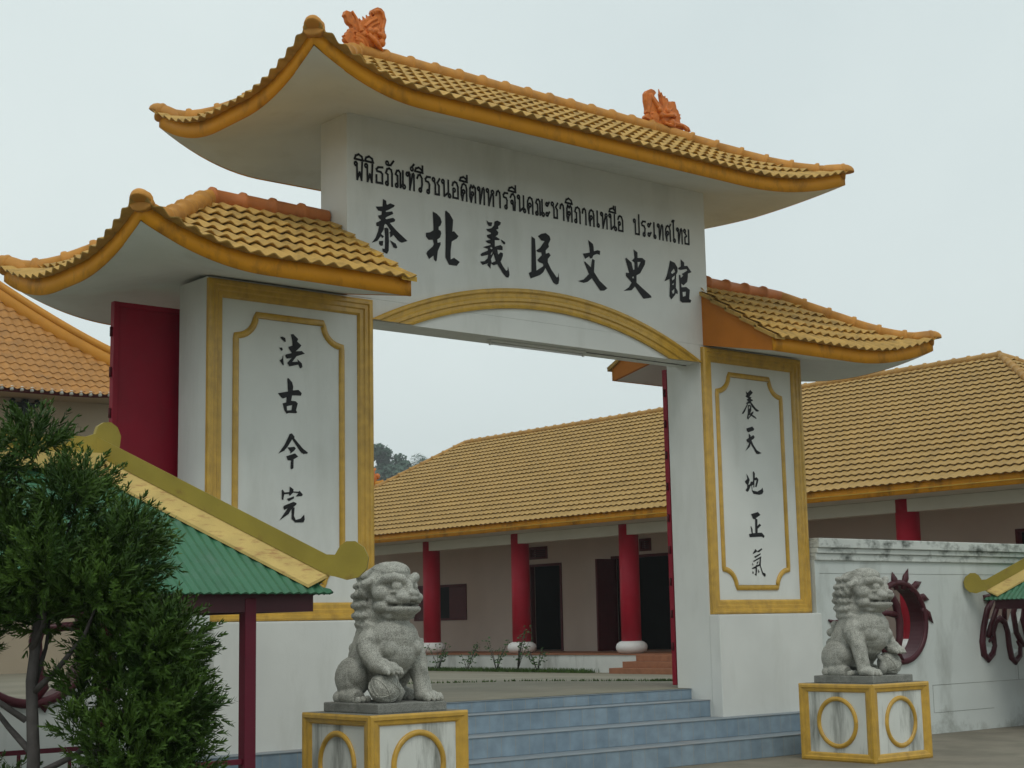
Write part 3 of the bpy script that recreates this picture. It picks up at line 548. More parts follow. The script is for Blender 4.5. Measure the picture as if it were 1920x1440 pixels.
# arched moulding over the opening
acx, acz = 2.585, -.19
prof = [(5.58, 0), (5.58, .028), (5.605, .036), (5.62, .028), (5.65, .028), (5.665, .046), (5.70, .046), (5.715, .036), (5.755, .040), (5.775, .062), (5.80, .062), (5.815, .05), (5.815, 0)]
vs = []; K = 72
for i in range(K + 1):
    for r, w in prof:
        lim = math.acos((5.003 - acz) / r)
        t = -lim + 2 * lim * i / K
        vs.append((acx + r * math.sin(t), -w - .002, acz + r * math.cos(t)))
n = len(prof)
MB().add(vs, [(i * n + k, (i + 1) * n + k, (i + 1) * n + k + 1, i * n + k + 1) for i in range(K) for k in range(n - 1)]).build('arch_moulding', M['gold'], upper)
lettering(upper, SIGN_NAME, -.0045)
# Thai line, written with a stroke alphabet (x and y in 0..1 of the letter box; 'o' is a small loop)
O = lambda x, y: ('o', x, y)
TH = {
 'พ': (.62, [O(.14, .88), [(.26, .90), (.30, .0), (.57, .42), (.80, .0), (.88, 1)]]),
 'ธ': (.58, [[(.95, .97), (.38, .93), (.15, .80), (.22, .70), (.72, .68), (.90, .58), (.90, .04), (.15, .04), (.15, .46)]]),
 'ภ': (.60, [O(.26, .10), [(.38, .12), (.38, .62), (.14, .70), (.30, .93), (.55, 1), (.80, .92), (.90, .72), (.90, 0)]]),
 'ณ': (.78, [O(.20, .10), [(.30, .12), (.28, .66), (.10, .74), (.22, .95), (.40, .98), (.55, .85), (.56, .03), (.82, .26)], [(.80, 1), (.80, .14)], O(.90, .10)]),
 'ฑ': (.62, [O(.10, .88), [(.20, .92), (.30, 1), (.40, .90), (.38, 0), (.72, .92), (.84, .97), (.90, .90), (.90, 0)]]),
 'ว': (.50, [O(.58, .10), [(.72, .12), (.86, .45), (.84, .80), (.55, 1), (.26, .94), (.10, .76)]]),
 'ร': (.48, [O(.56, .10), [(.72, .12), (.78, .52), (.62, .66), (.20, .70), (.14, .82), (.38, .96), (.90, .97)]]),
 'ช': (.60, [O(.14, .88), [(.24, .78), (.36, .58), (.36, .04), (.84, .04), (.84, .56), (.62, .72), (.92, .98)]]),
 'น': (.66, [O(.14, .88), [(.26, .90), (.28, .03), (.78, .28)], [(.78, 1), (.78, .14)], O(.90, .10)]),
 'อ': (.56, [O(.32, .50), [(.20, .44), (.18, .04), (.88, .04), (.88, .72), (.70, .95), (.45, 1), (.22, .93), (.10, .76)]]),
 'ด': (.56, [O(.44, .52), [(.44, .40), (.28, .0), (.12, .30), (.12, .70), (.28, .93), (.50, 1), (.76, .92), (.88, .70), (.88, 0)]]),
 'ต': (.58, [O(.46, .50), [(.44, .40), (.28, .0), (.12, .30), (.13, .78), (.28, .99), (.48, .86), (.66, .99), (.84, .88), (.88, .70), (.88, 0)]]),
 'ท': (.60, [O(.14, .88), [(.26, .90), (.30, 0), (.64, .90), (.78, .98), (.88, .88), (.88, 0)]]),
 'ห': (.62, [O(.12, .88), [(.24, .90), (.28, 0), (.62, .66), (.72, .72)], O(.78, .84), [(.82, .74), (.88, .6), (.88, 0)]]),
 'า': (.44, [[(.10, .70), (.22, .92), (.48, 1), (.72, .90), (.80, .70), (.80, 0)]]),
 'จ': (.52, [O(.36, .48), [(.50, .50), (.56, .02), (.80, .02), (.86, .50), (.80, .82), (.56, 1), (.28, .94), (.10, .76)]]),
 'ค': (.58, [O(.46, .52), [(.42, .40), (.30, .28), (.28, 0), (.12, .40), (.14, .74), (.30, .94), (.50, 1), (.76, .92), (.88, .70), (.88, 0)]]),
 'ะ': (.40, [O(.34, .78), [(.52, .74), (.86, .94)], O(.34, .16), [(.52, .12), (.86, .32)]]),
 'เ': (.34, [O(.56, .10), [(.36, .12), (.36, 1)]]),
 'ป': (.58, [O(.12, .88), [(.24, .90), (.26, .04), (.86, .04), (.86, 1.32)]]),
 'ศ': (.60, [O(.46, .52), [(.42, .40), (.30, .28), (.28, 0), (.12, .40), (.14, .74), (.30, .94), (.50, 1), (.76, .92), (.88, .70), (.88, 0)], [(.74, .92), (.98, 1.12)]]),
 'ไ': (.34, [O(.60, .10), [(.42, .12), (.42, 1.28), (.26, 1.42), (.06, 1.34)], [(.42, 1.28), (.62, 1.44)]]),
 'ย': (.56, [O(.14, .88), [(.16, .76), (.46, .58), (.16, .44), (.16, .04), (.86, .04), (.86, 1)]]),
 ' ': (.75, [])}
MARK = {
 'ิ': [[(-.62, 1.15), (-.02, 1.13), (-.10, 1.34), (-.32, 1.44), (-.54, 1.34), (-.62, 1.15)]],
 'ี': [[(-.62, 1.15), (-.02, 1.13), (-.10, 1.30), (-.32, 1.40), (-.54, 1.32), (-.62, 1.15)], [(-.03, 1.13), (-.03, 1.52)]],
 'ื': [[(-.62, 1.15), (-.02, 1.13), (-.10, 1.30), (-.32, 1.40), (-.54, 1.32), (-.62, 1.15)], [(-.03, 1.13), (-.03, 1.54)], [(-.20, 1.34), (-.20, 1.54)]],
 'ั': [('o', -.42, 1.28), [(-.34, 1.17), (-.16, 1.20), (.05, 1.46)]],
 '์': [('o', -.22, 1.24), [(-.22, 1.34), (-.06, 1.52)]]}
def thai(text, x0, x1, z0, h, sw):
    adv = .13
    tot = sum(TH[c][0] + adv for c in text if c in TH) - adv
    k = (x1 - x0) / tot
    m = MB(); words = [m]; x = x0; idx = 0
    def stroke(P):
        nonlocal idx
        idx += 1
        y = -.0045 - .00025 * (idx % 8)
        for i in range(len(P) - 1):
            a, b = Vector(P[i]), Vector(P[i + 1]); d = (b - a)
            if d.length < 1e-6: continue
            d.normalize(); nn = Vector((-d.y, d.x)) * sw / 2; e = d * sw * .42
            q = [a - e + nn, a - e - nn, b + e - nn, b + e + nn]
            yy = y - .00003 * i
            m.add([(p.x, yy, p.y) for p in q], [(0, 1, 2, 3)])
    def ring(cx, cz, r):
        nonlocal idx
        idx += 1; y = -.0045 - .00025 * (idx % 8)
        vs = []
        for i in range(12):
            t = 2 * math.pi * i / 12
            for q in (r - sw * .48, r + sw * .42): vs.append((cx + q * math.cos(t), y, cz + q * 1.15 * math.sin(t)))
        m.add(vs, [(2 * i, 2 * i + 1, (2 * i + 3) % 24, (2 * i + 2) % 24) for i in range(12)])
    for c in text:
        if c == ' ': m = MB(); words.append(m)
        if c in TH:
            w, st = TH[c]; ox = x; x += (w + adv) * k
        else:
            w, st, ox = 1, MARK[c], x - adv * k
        for s in st:
            if s[0] == 'o': ring(ox + s[1] * w * k, z0 + s[2] * h, .0185)
            else: stroke([(ox + p[0] * w * k, z0 + p[1] * h) for p in s])
    return words
for w_ in thai('พิพิธภัณฑ์วีรชนอดีตทหารจีนคณะชาติภาคเหนือ ประเทศไทย', -.215, 5.09, 6.567, .20, .026): w_.build('thai_lettering', M['ink'], upper)

def gate_roof(a0, a1, b0, b1, ze, fh, rise, lift, ends, sof=.3, up=None):
    R = Roof(a0, a1, b0, b1, ze, fh, rise, lift, ends, WX, sof=sof, up=up)
    first = R.panel('b0', .165, .30, .040, .046, 10)
    root = first.build('roof', M['tile'], gate, fix=False)
    R.panel('b1', .165, .30, .040, .046, 6).build('tiles', M['tile'], root, fix=False)
    for k, e in enumerate(('a0', 'a1')):
        if ends[k] == 'hip': R.panel(e, .165, .30, .040, .046, 10).build('tiles', M['tile'], root, fix=False)
    f = MB()
    for s in ('b0', 'b1') + tuple(e for k, e in enumerate(('a0', 'a1')) if ends[k] == 'hip'): R.fascia(f, s)
    f.build('fascia', M['fascia'], root)
    f = MB(); R.soffit(f); f.build('soffit', M['soffit'], root, fix=False)
    m = MB(); ridge_caps(m, R.ridge_path(.075, 8), .088, .36); m.build('ridge_cap', M['cap' if len(set(ends)) == 1 else 'cap_r'], root)
    for k, e in enumerate(('a0', 'a1')):
        if ends[k] != 'hip': continue
        for bb in ('b0', 'b1'):
            m = MB(); ridge_caps(m, R.hip_path(e, bb, 30, .0, .07, .018), .092, .34, True); m.build('ridge_cap', M['cap'], root)
    for k, e in enumerate(('a0', 'a1')):
        if ends[k] == 'hip': continue
        a = a0 + .004 if e == 'a0' else a1 - .004
        sg = 1 if e == 'a0' else -1
        m = MB(); vs = []; n = 40
        for i in range(n + 1):
            b = b0 + (b1 - b0) * i / n
            vs += [(a, b, R.zs(a, b)), (a, b, R.zt(a, b) - .01), (a + sg * .05, b, R.zt(a, b) - .01), (a + sg * .05, b, R.zs(a, b))]
        m.add(vs, [(i * 4 + k2, i * 4 + (k2 + 1) % 4, i * 4 + 4 + (k2 + 1) % 4, i * 4 + 4 + k2) for i in range(n) for k2 in range(4)])
        m.build('gable', M['gable'], root)
        # flat verge tiles stepping down the free edge
        for bb in (b0, b1):
            m = MB(); sl = 6; s2 = 1 if bb == b0 else -1
            for i in range(sl):
                d0, d1 = i / sl * R.B - (.06 if i == 0 else 0), (i + 1) / sl * R.B + .03
                q = []
                for d, h in ((d0, .062), (d1, .030)):
                    b = bb + s2 * d; z = R.ze + R.fh + R.rise * d / R.B + h
                    q += [(a - sg * .035, b, z), (a + sg * .15, b, z + .004)]
                lo = [(p[0], p[1], p[2] - .05) for p in q]
                m.add(q + lo, [(0, 1, 3, 2), (4, 6, 7, 5), (0, 4, 5, 1), (1, 5, 7, 3), (0, 2, 6, 4), (2, 3, 7, 6)])
            m.build('verge_tiles', M['tile_y' if e == 'a1' else 'tile'], root)
    return R
RM = gate_roof(-1.573, 6.767, -1.29, 1.99, 7.02, .165, .95, .40, ('hip', 'hip'), .37, [(.40, 1.35, 1.35, 0), (.345, 2.0, 1.9, .70)])
gate_roof(-3.37, -.335, -1.20, 1.94, 5.02, .165, .93, .345, ('hip', 'gable'))
gate_roof(5.27, 8.64, -1.20, 1.74, 5.00, .165, .93, .33, ('gable', 'hip'), .3, [None, (.32, 1.8, 1.5, .40)])

# fluorescent fitting under the lintel
lt = thing('tube_light', 'white fluorescent tube light fixed under the gate lintel', 'light', (2.55, .2, 4.96))
MB().bevbox(1.80, 3.32, .14, .22, 4.968, 4.998, .006).build('housing', M['tubew'], lt)
MB().tube([(1.84, .18, 4.95), (3.28, .18, 4.95)], .013, 10).build('tube', M['whitebase'], lt)
for x in (1.82, 3.30): MB().bevbox(x - .012, x + .012, .165, .195, 4.932, 4.967, .004).build('tube_holder', M['tubew'], lt)
MB().tube([(3.34, .18, 4.99), (4.2, .2, 4.993), (5.17, .22, 4.993)], .006, 6).build('cable', M['slab'], lt)

# sliding gate leaves
def leaf(x0, x1, label):
    t = thing('gate_leaf', label, 'gate leaf', ((x0 + x1) / 2, .76, .85), 'sliding leaves of the gate')
    MB().box(x0 + .05, x1 - .05, .735, .785, .88, 4.99).build('sheet', M['red'], t)
    m = MB()
    m.bevbox(x0, x0 + .06, .72, .80, .85, 5.025, .006).bevbox(x1 - .06, x1, .72, .80, .85, 5.025, .006)
    m.bevbox(x0 + .061, x1 - .061, .72, .80, 4.965, 5.023, .006).bevbox(x0 + .061, x1 - .061, .72, .80, .852, .91, .006)
    m.build('leaf_frame', M['red'], t)
    for z in np.arange(1.35, 4.9, .42): MB().tube([(x0 - .012, .76, z - .05), (x0 - .012, .76, z + .05)], .014, 8).build('hinge', M['doorred'], t)
leaf(-2.69, -.15, 'red steel gate leaf slid open behind the left pillar')
leaf(5.30, 7.70, 'red steel gate leaf seen edge on behind the right pillar')

# dragons on the ridge: voxel-fused relief
def fuse(mb, voxel, smooth=4, factor=.5):
    o = mb.build('tmp', M['stone'], fix=True)
    md = o.modifiers.new('r', 'REMESH'); md.mode = 'VOXEL'; md.voxel_size = voxel; md.use_smooth_shade = True
    if smooth:
        sm = o.modifiers.new('s', 'SMOOTH'); sm.iterations = smooth; sm.factor = factor
    dg = bpy.context.evaluated_depsgraph_get()
    me = bpy.data.meshes.new_from_object(o.evaluated_get(dg))
    old = o.data
    bpy.data.objects.remove(o); bpy.data.meshes.remove(old)
    return me
def link_mesh(name, me, mat_, parent=None, loc=(0, 0, 0)):
    me.name = name; me.materials.clear(); me.materials.append(mat_)
    me.polygons.foreach_set('use_smooth', [True] * len(me.polygons))
    o = bpy.data.objects.new(name, me); COL.objects.link(o); o.location = loc
    if parent is not None: o.parent = parent
    return o
def dragon(outline, blobs, tubes, label, spikes=(), scales=()):
    cx = sum(p[0] for p in outline) / len(outline)
    y0 = .36
    m = MB()
    m.poly([[(a, b) for a, b in outline]], lambda a, b, d: (a, y0 - .035 + d, b), .07)
    for (x, z, r, out) in blobs:
        for s in (-1, 1): m.sphere((x, y0 + s * out, z), (r, min(r * .8, .048), r), 12, 8)
    for P, r in tubes:
        for s in (-1, 1): m.tube([(x, y0 + s * o, z) for x, z, o in P], r, 8)
    for (x, z, dx, dz) in spikes:
        m.tube([(x, y0, z), (x + dx * .5, y0, z + dz * .5), (x + dx, y0, z + dz)], [.020, .015, .006], 8)
    for (xa, za, xb, zb, n) in scales:
        for i in range(n):
            for j in range(4):
                f = (i + .5 * (j % 2)) / n; x = xa + (xb - xa) * f; z = za + (zb - za) * f - .03 * j
                for s in (-1, 1): m.sphere((x, y0 + s * .052, z), (.016, .012, .014), 8, 5)
    me = fuse(m, .0052, 1, .3)
    v = np.empty(len(me.vertices) * 3); me.vertices.foreach_get('co', v); v = v.reshape(-1, 3)
    base = np.array([cx, y0, 8.2]); me.vertices.foreach_set('co', (v - base).ravel()); me.update()
    o = link_mesh('dragon_ornament', me, M['ceramic'], loc=base)
    return tag(o, label, 'roof ornament', 'dragons on the gate ridge')
dragon(DRAGON_LEFT,
       [(.30, 8.49, .045, .06), (.385, 8.45, .055, .06), (.26, 8.40, .12, .03), (.37, 8.36, .05, .07), (.13, 8.42, .04, .05), (.12, 8.33, .11, .02), (.31, 8.735, .03, .03), (.33, 8.45, .03, .09), (.39, 8.50, .028, .07), (.22, 8.47, .05, .06)],
       [([(.18, 8.42, .07), (.24, 8.36, .10), (.30, 8.31, .10), (.385, 8.265, .07)], [.03, .034, .03, .015]), ([(.05, 8.40, .04), (.13, 8.36, .06), (.18, 8.29, .06), (.20, 8.22, .06)], .018), ([(.03, 8.36, .04), (.10, 8.32, .06), (.14, 8.24, .07)], .018),
        ([(.41, 8.40, .04), (.40, 8.55, .04), (.43, 8.66, .04), (.40, 8.74, .04), (.35, 8.76, .04), (.31, 8.74, .04)], [.03, .03, .028, .026, .022, .02]), ([(.10, 8.44, .05), (.05, 8.60, .02), (.0, 8.68, .01)], [.035, .02, .014]), ([(.16, 8.52, .04), (.24, 8.60, .04), (.33, 8.66, .04)], .014), ([(.2, 8.5, .04), (.28, 8.57, .04), (.36, 8.62, .04)], .012)],
       'terracotta dragon with curled tail and raised spiny fin at the left end of the ridge',
       [(.13, 8.575, -.03, .045), (.18, 8.61, -.03, .045), (.225, 8.64, -.025, .045), (.275, 8.665, -.02, .045), (.0, 8.46, -.045, .035), (-.02, 8.42, -.045, .02), (.03, 8.50, -.04, .04), (.405, 8.46, .04, .03)],
       [(.02, 8.42, .16, 8.40, 6)])
dragon(DRAGON_RIGHT,
       [(5.085, 8.48, .045, .06), (5.20, 8.445, .045, .06), (5.06, 8.38, .11, .03), (4.97, 8.41, .05, .05), (4.80, 8.65, .035, .03), (5.14, 8.33, .06, .07), (5.13, 8.45, .03, .09), (4.93, 8.47, .04, .06), (4.86, 8.36, .09, .02)],
       [([(4.98, 8.40, .08), (5.06, 8.41, .10), (5.14, 8.43, .10), (5.21, 8.43, .08)], [.02, .028, .028, .02]), ([(4.80, 8.63, .03), (4.90, 8.52, .04), (5.0, 8.45, .05)], [.03, .03, .02]), ([(5.2, 8.33, .06), (5.36, 8.34, .05), (5.45, 8.30, .04), (5.49, 8.24, .03)], [.035, .028, .022, .012]),
        ([(4.74, 8.40, .02), (4.77, 8.52, .03), (4.78, 8.66, .03)], .03), ([(5.08, 8.52, .04), (5.10, 8.60, .03), (5.06, 8.70, .02)], .012), ([(5.14, 8.50, .04), (5.2, 8.56, .03), (5.24, 8.62, .02)], .012), ([(5.17, 8.46, .04), (5.24, 8.48, .03), (5.29, 8.5, .02)], .012), ([(5.0, 8.30, .07), (5.08, 8.285, .09), (5.2, 8.29, .07)], .024)],
       'terracotta dragon with jagged fan fin and drooping whisker at the right end of the ridge',
       [(5.00, 8.70, -.02, .09), (5.08, 8.66, .025, .06), (5.16, 8.60, .03, .06), (5.24, 8.58, .02, .06), (5.27, 8.50, .06, .02), (5.29, 8.44, .06, .0), (5.29, 8.38, .06, -.01), (5.28, 8.33, .055, -.02)],
       [(4.80, 8.40, 4.92, 8.37, 5)])
# ------------------------------------------------------------------ lion pedestals
def pedestal(x0, label, wp=1.101, y0=-2.371, h=.90):
    x1, y1 = x0 + wp, y0 + wp
    t = thing('lion_pedestal', label, 'pedestal', (x0 + wp / 2, y0 + wp / 2, 0), 'pedestals of the stone lions')
    b = .10
    MB().box(x0 + .03, x1 - .03, y0 + .03, y1 - .03, 0.002, h - .012).build('block', M['ped'], t)
    MB().bevbox(x0 + .012, x1 - .012, y0 + .012, y1 - .012, h - .011, h, .004).build('top_slab', M['slab'], t)
    pr = [(0, .0), (0, .026), (.018, .036), (.045, .036), (.055, .024), (.085, .020), (.098, .006), (.10, -.006)]
    faces = [((x0, y0), (1, 0), (0, -1)), ((x0, y1), (0, -1), (-1, 0)), ((x1, y1), (-1, 0), (0, 1)), ((x1, y0), (0, 1), (1, 0))]
    for (ox, oy), d, nrm in faces:
        m = MB(); D = Vector((d[0], d[1], 0)); N = Vector((nrm[0], nrm[1], 0)); Z = Vector((0, 0, 1))
        base = Vector((ox, oy, 0)) - N * .030
        C = [base, base + D * wp, base + D * wp + Z * h, base + Z * h]
        I = [D + Z, -D + Z, -D - Z, D - Z]
        # the corner keeps clear of the neighbour: the profile is mitred outwards
        vs = []; n = len(pr)
        for c, i_, e in zip(C, I, (-1, 1, 1, -1)):
            for u, w in pr: vs.append(c + i_ * u + N * w + D * e * (w - .0305))
        m.add(vs, [(a * n + k, ((a + 1) % 4) * n + k, ((a + 1) % 4) * n + k + 1, a * n + k + 1) for a in range(4) for k in range(n - 1)])
        m.build('frame_moulding', M['gold'], t)
        c = base + D * wp / 2 + Z * .45 + N * .004
        P = [c + (D * math.cos(2 * math.pi * k / 40) + Z * math.sin(2 * math.pi * k / 40)) * .275 for k in range(41)]
        MB().tube(P, .028, 10, False, .8, N).build('ring_moulding', M['gold'], t)
    return t
PL = pedestal(-1.693, 'stained white pedestal with gold frames under the near left lion')
PR = pedestal(5.356, 'stained white pedestal with gold frames under the far right lion')

# ------------------------------------------------------------------ stone guardian lions (facing -Y)
def lion(mirror, turn, label, root_loc):
    """mirror = 1: paw on the ball at -X; -1: at +X"""
    g = MB()
    X = lambda p: (p[0] * mirror, p[1], p[2])
    def S(c, r, seg=16, rings=10): g.sphere(X(c), r, seg, rings)
    def T(P, r): g.tube([X(p) for p in P], r, 12)
    # trunk, chest, belly
    T([(0, .22, .26), (0, .14, .45), (0, .02, .64), (0, -.04, .82)], [.24, .265, .265, .24])
    S((0, -.17, .66), (.245, .20, .20)); S((0, -.19, .53), (.21, .18, .17)); S((0, -.08, .44), (.21, .2, .17))
    for s in (-1, 1):
        S((s * .13, -.27, .57), (.10, .09, .085)); S((s * .21, -.08, .60), (.12, .15, .15))
    # raised fore leg and the ball under its paw
    T([(-.24, -.10, .62), (-.265, -.17, .52), (-.255, -.25, .43), (-.215, -.33, .405)], [.115, .10, .082, .075])
    S((-.19, -.355, .395), (.095, .095, .062))
    for i, dx in enumerate((-.075, -.025, .025, .072)):
        S((-.19 + dx, -.43 + abs(dx) * .25, .375), (.029, .045, .036), 10, 8); S((-.19 + dx, -.468 + abs(dx) * .25, .352), (.016, .022, .022), 8, 6)
    # straight fore leg
    T([(.235, -.10, .62), (.255, -.16, .46), (.265, -.21, .30), (.27, -.25, .16)], [.125, .10, .085, .085])
    S((.27, -.30, .135), (.10, .13, .062))
    for dx in (-.075, -.025, .025, .075):
        S((.27 + dx, -.41 + abs(dx) * .25, .125), (.030, .045, .042), 10, 8); S((.27 + dx, -.45 + abs(dx) * .25, .105), (.016, .022, .026), 8, 6)
    # haunches and hind feet
    for s in (-1, 1):
        S((s * .225, .20, .30), (.125, .21, .20)); S((s * .25, .07, .34), (.085, .12, .12))
        T([(s * .27, .24, .15), (s * .285, .06, .13), (s * .29, -.02, .125)], [.075, .08, .07])
        for dx in (-.05, 0, .05): S((s * .29 + dx, -.08, .115), (.028, .045, .036), 10, 8)
    # tail tufts on the back
    for p, r in (((0, .41, .22), .085), ((-.07, .42, .33), .07), ((.06, .43, .36), .07), ((0, .43, .46), .075), ((-.05, .40, .57), .06), ((.05, .40, .60), .055), ((0, .37, .68), .06), ((-.16, .37, .2), .075), ((.16, .37, .2), .075), ((-.20, .37, .31), .06), ((.2, .37, .31), .06), ((-.30, .30, .13), .06), ((.3, .3, .13), .06)):
        S(p, r, 12, 8)
    # mane bulk
    S((0, .05, .90), (.255, .24, .25)); S((0, .06, 1.10), (.235, .22, .235))
    ct, st = math.cos(rad(turn)), math.sin(rad(turn))
    def H(p):                                # head coordinates turn about the neck
        x, y, z = p[0] * mirror * .88, -.08 + (p[1] + .08) * .93, p[2]
        return (x * ct - (y - .0) * st, x * st + (y - .0) * ct, z)
    rot = Matrix.Rotation(rad(turn), 3, 'Z')
    def HS(c, r, seg=16, rings=10):
        if not hasattr(r, '__len__'): r = (r, r, r)
        g.sphere(H(c), (r[0] * .9, r[1] * .94, r[2] * .98), seg, rings, rot)
    # mane locks: flat layered rolls round the back and sides
    lr = random.Random(3)
    for z, n, r in ((.79, 11, .055), (.88, 11, .060), (.97, 10, .060), (1.06, 10, .058), (1.15, 9, .054), (1.235, 8, .05)):
        k = math.sqrt(max(.05, 1 - ((z - 1.0) / .42) ** 2))
        for i in range(n):
            t = rad(0 + 180 * i / (n - 1)) + lr.uniform(-.06, .06)
            HS((.262 * k * math.cos(t), .03 + .262 * k * math.sin(t), z + lr.uniform(-.01, .01)), (r * 1.15, r * 1.15, r * .72), 10, 7)
    # skull with a broad smooth forehead, heavy brows, round eyes
    HS((0, -.08, 1.16), (.262, .25, .21)); HS((0, -.11, 1.27), (.215, .20, .105)); HS((0, -.17, 1.03), (.235, .21, .14))
    def HT(P, r): g.tube([H(p) for p in P], r, 10)
    for s in (-1, 1):
        HT([(s * .018, -.385, 1.165), (s * .07, -.372, 1.205), (s * .14, -.335, 1.222), (s * .205, -.265, 1.20), (s * .245, -.18, 1.15)], [.030, .040, .044, .040, .024])
        HS((s * .108, -.335, 1.135), (.062, .045, .052), 14, 10)
        HS((s * .112, -.374, 1.132), (.030, .016, .028), 10, 8)
        HT([(s * .05, -.39, 1.098), (s * .11, -.372, 1.078), (s * .175, -.31, 1.085)], [.014, .018, .014])
        HS((s * .078, -.400, 1.030), (.090, .082, .052)); HS((s * .036, -.462, 1.068), (.036, .034, .030), 10, 8)
        HT([(s * .05, -.455, 1.005), (s * .12, -.405, .992), (s * .185, -.30, 1.005), (s * .215, -.20, 1.04)], [.022, .026, .026, .03])
        HS((s * .205, -.195, 1.075), (.085, .10, .08)); HS((s * .205, -.19, .955), (.062, .10, .06))
        HT([(s * .235, -.13, 1.20), (s * .295, -.05, 1.17), (s * .29, .0, 1.08), (s * .25, -.02, 1.02)], [.03, .045, .045, .025])
    HS((0, -.37, 1.11), (.056, .08, .075)); HS((0, -.445, 1.062), (.060, .050, .042)); HS((0, -.45, 1.02), (.075, .048, .026))
    # lower jaw, lip and beard
    HS((0, -.30, .900), (.170, .140, .044)); HS((0, -.395, .914), (.115, .06, .040)); HS((0, -.22, .875), (.19, .16, .06))
    HT([(-.19, -.22, .925), (-.15, -.36, .925), (-.06, -.44, .93), (.06, -.44, .93), (.15, -.36, .925), (.19, -.22, .925)], [.03, .03, .028, .028, .03, .03])
    for i in range(7):
        x = -.15 + .05 * i
        HS((x, -.30 + x * x * 2.2, .862), (.034, .055, .03), 10, 7)
    me = fuse(g, .0092, 2)
    # carved detail: fur grooves, mouth slit, leg tendons
    nv = len(me.vertices)
    v = np.empty(nv * 3); me.vertices.foreach_get('co', v); v = v.reshape(-1, 3)
    nr = np.empty(nv * 3); me.vertex_normals.foreach_get('vector', nr); nr = nr.reshape(-1, 3)
    hx = v[:, 0] * ct + v[:, 1] * st; hy = -v[:, 0] * st + v[:, 1] * ct
    ang = np.arctan2(hy - .05, hx)
    mane = np.clip((hy + .17) / .1, 0, 1) * np.clip((v[:, 2] - .74) / .06, 0, 1)
    wav = np.sin(70 * v[:, 2] + 3.0 * np.sin(ang * 6) + 18 * ang)
    d = -.0045 * mane * (wav < -.1)
    chest = np.clip((.80 - v[:, 2]) / .05, 0, 1) * np.clip((v[:, 2] - .55) / .05, 0, 1) * (v[:, 1] > -.12)
    d += -.003 * chest * (np.sin(55 * v[:, 2] + 16 * np.sin(ang * 3)) > .3)
    rs = np.random.default_rng(5)
    for c_, r_, dep in (((0, -.33, .962), (.18, .2, .018), .022),):
        q = ((hx - c_[0]) / r_[0]) ** 2 + ((hy - c_[1]) / r_[1]) ** 2 + ((v[:, 2] - c_[2]) / r_[2]) ** 2
        d += -dep * np.clip(1 - q, 0, 1) * (hy < -.2)
    ph = rs.uniform(0, 6, 6); fr = rs.uniform(14, 40, (6, 3))
    for k in range(6): d += .0011 * np.sin(v @ fr[k] + ph[k])
    v = v + nr * d[:, None]
    me.vertices.foreach_set('co', v.ravel()); me.update()
    t = thing('guardian_lion', label, 'stone lion', root_loc, 'stone lions guarding the steps')
    link_mesh('body', me, M['stone'], t)
    # plinth slab
    m = MB().bevbox(-.385, .385, -.455, .43, .001, .088, .012)
    o = m.build('slab', M['slab']); o.parent = t
    # the ball, carved with a lattice
    b = MB(); c = Vector((-.185 * mirror, -.27, .215)); R = .142
    b.sphere(c, R, 28, 20)
    for k in range(6):
        ax = Vector((math.cos(k * 1.05 + .3), math.sin(k * 1.9), math.cos(k * 2.3 + 1))).normalized()
        u = ax.orthogonal().normalized(); w = ax.cross(u)
        off = ax * (.05 * (k % 3 - 1)); rr = math.sqrt(R * R - off.length_squared)
        b.tube([c + off + (u * math.cos(2 * math.pi * i / 30) + w * math.sin(2 * math.pi * i / 30)) * rr for i in range(31)], .0065, 6, False)
    o = b.build('ball', M['stone']); o.parent = t
    # ribbon beside the ball and teeth
    b = MB(); b.tube([X((-.05, -.25, .10)), X((-.03, -.30, .18)), X((-.07, -.27, .26)), X((-.03, -.22, .32))], [.05, .05, .04, .03], 10)
    o = b.build('ribbon', M['stone']); o.parent = t
    b = MB()
    for s in (-1, 1):
        for x, y, hh in ((.018, -.432, .016), (.052, -.426, .016), (.088, -.408, .030), (.125, -.37, .018)):
            p = H((s * x, y + .018, .985)); b.sphere(p, (.013, .012, hh), 8, 6)
            if x > .05: p = H((s * x * .95, y + .03, .948)); b.sphere(p, (.012, .012, hh * .7), 8, 6)
    o = b.build('teeth', M['stone']); o.parent = t
    return t
lion(1, 4, 'granite lion with its near paw on a ball, beside the green kiosk', (-1.693 + .55, -2.371 + .56, .90))
lion(-1, 6, 'granite lion with its far paw on a ball, before the round wall window', (5.356 + .55, -2.371 + .56, .90))
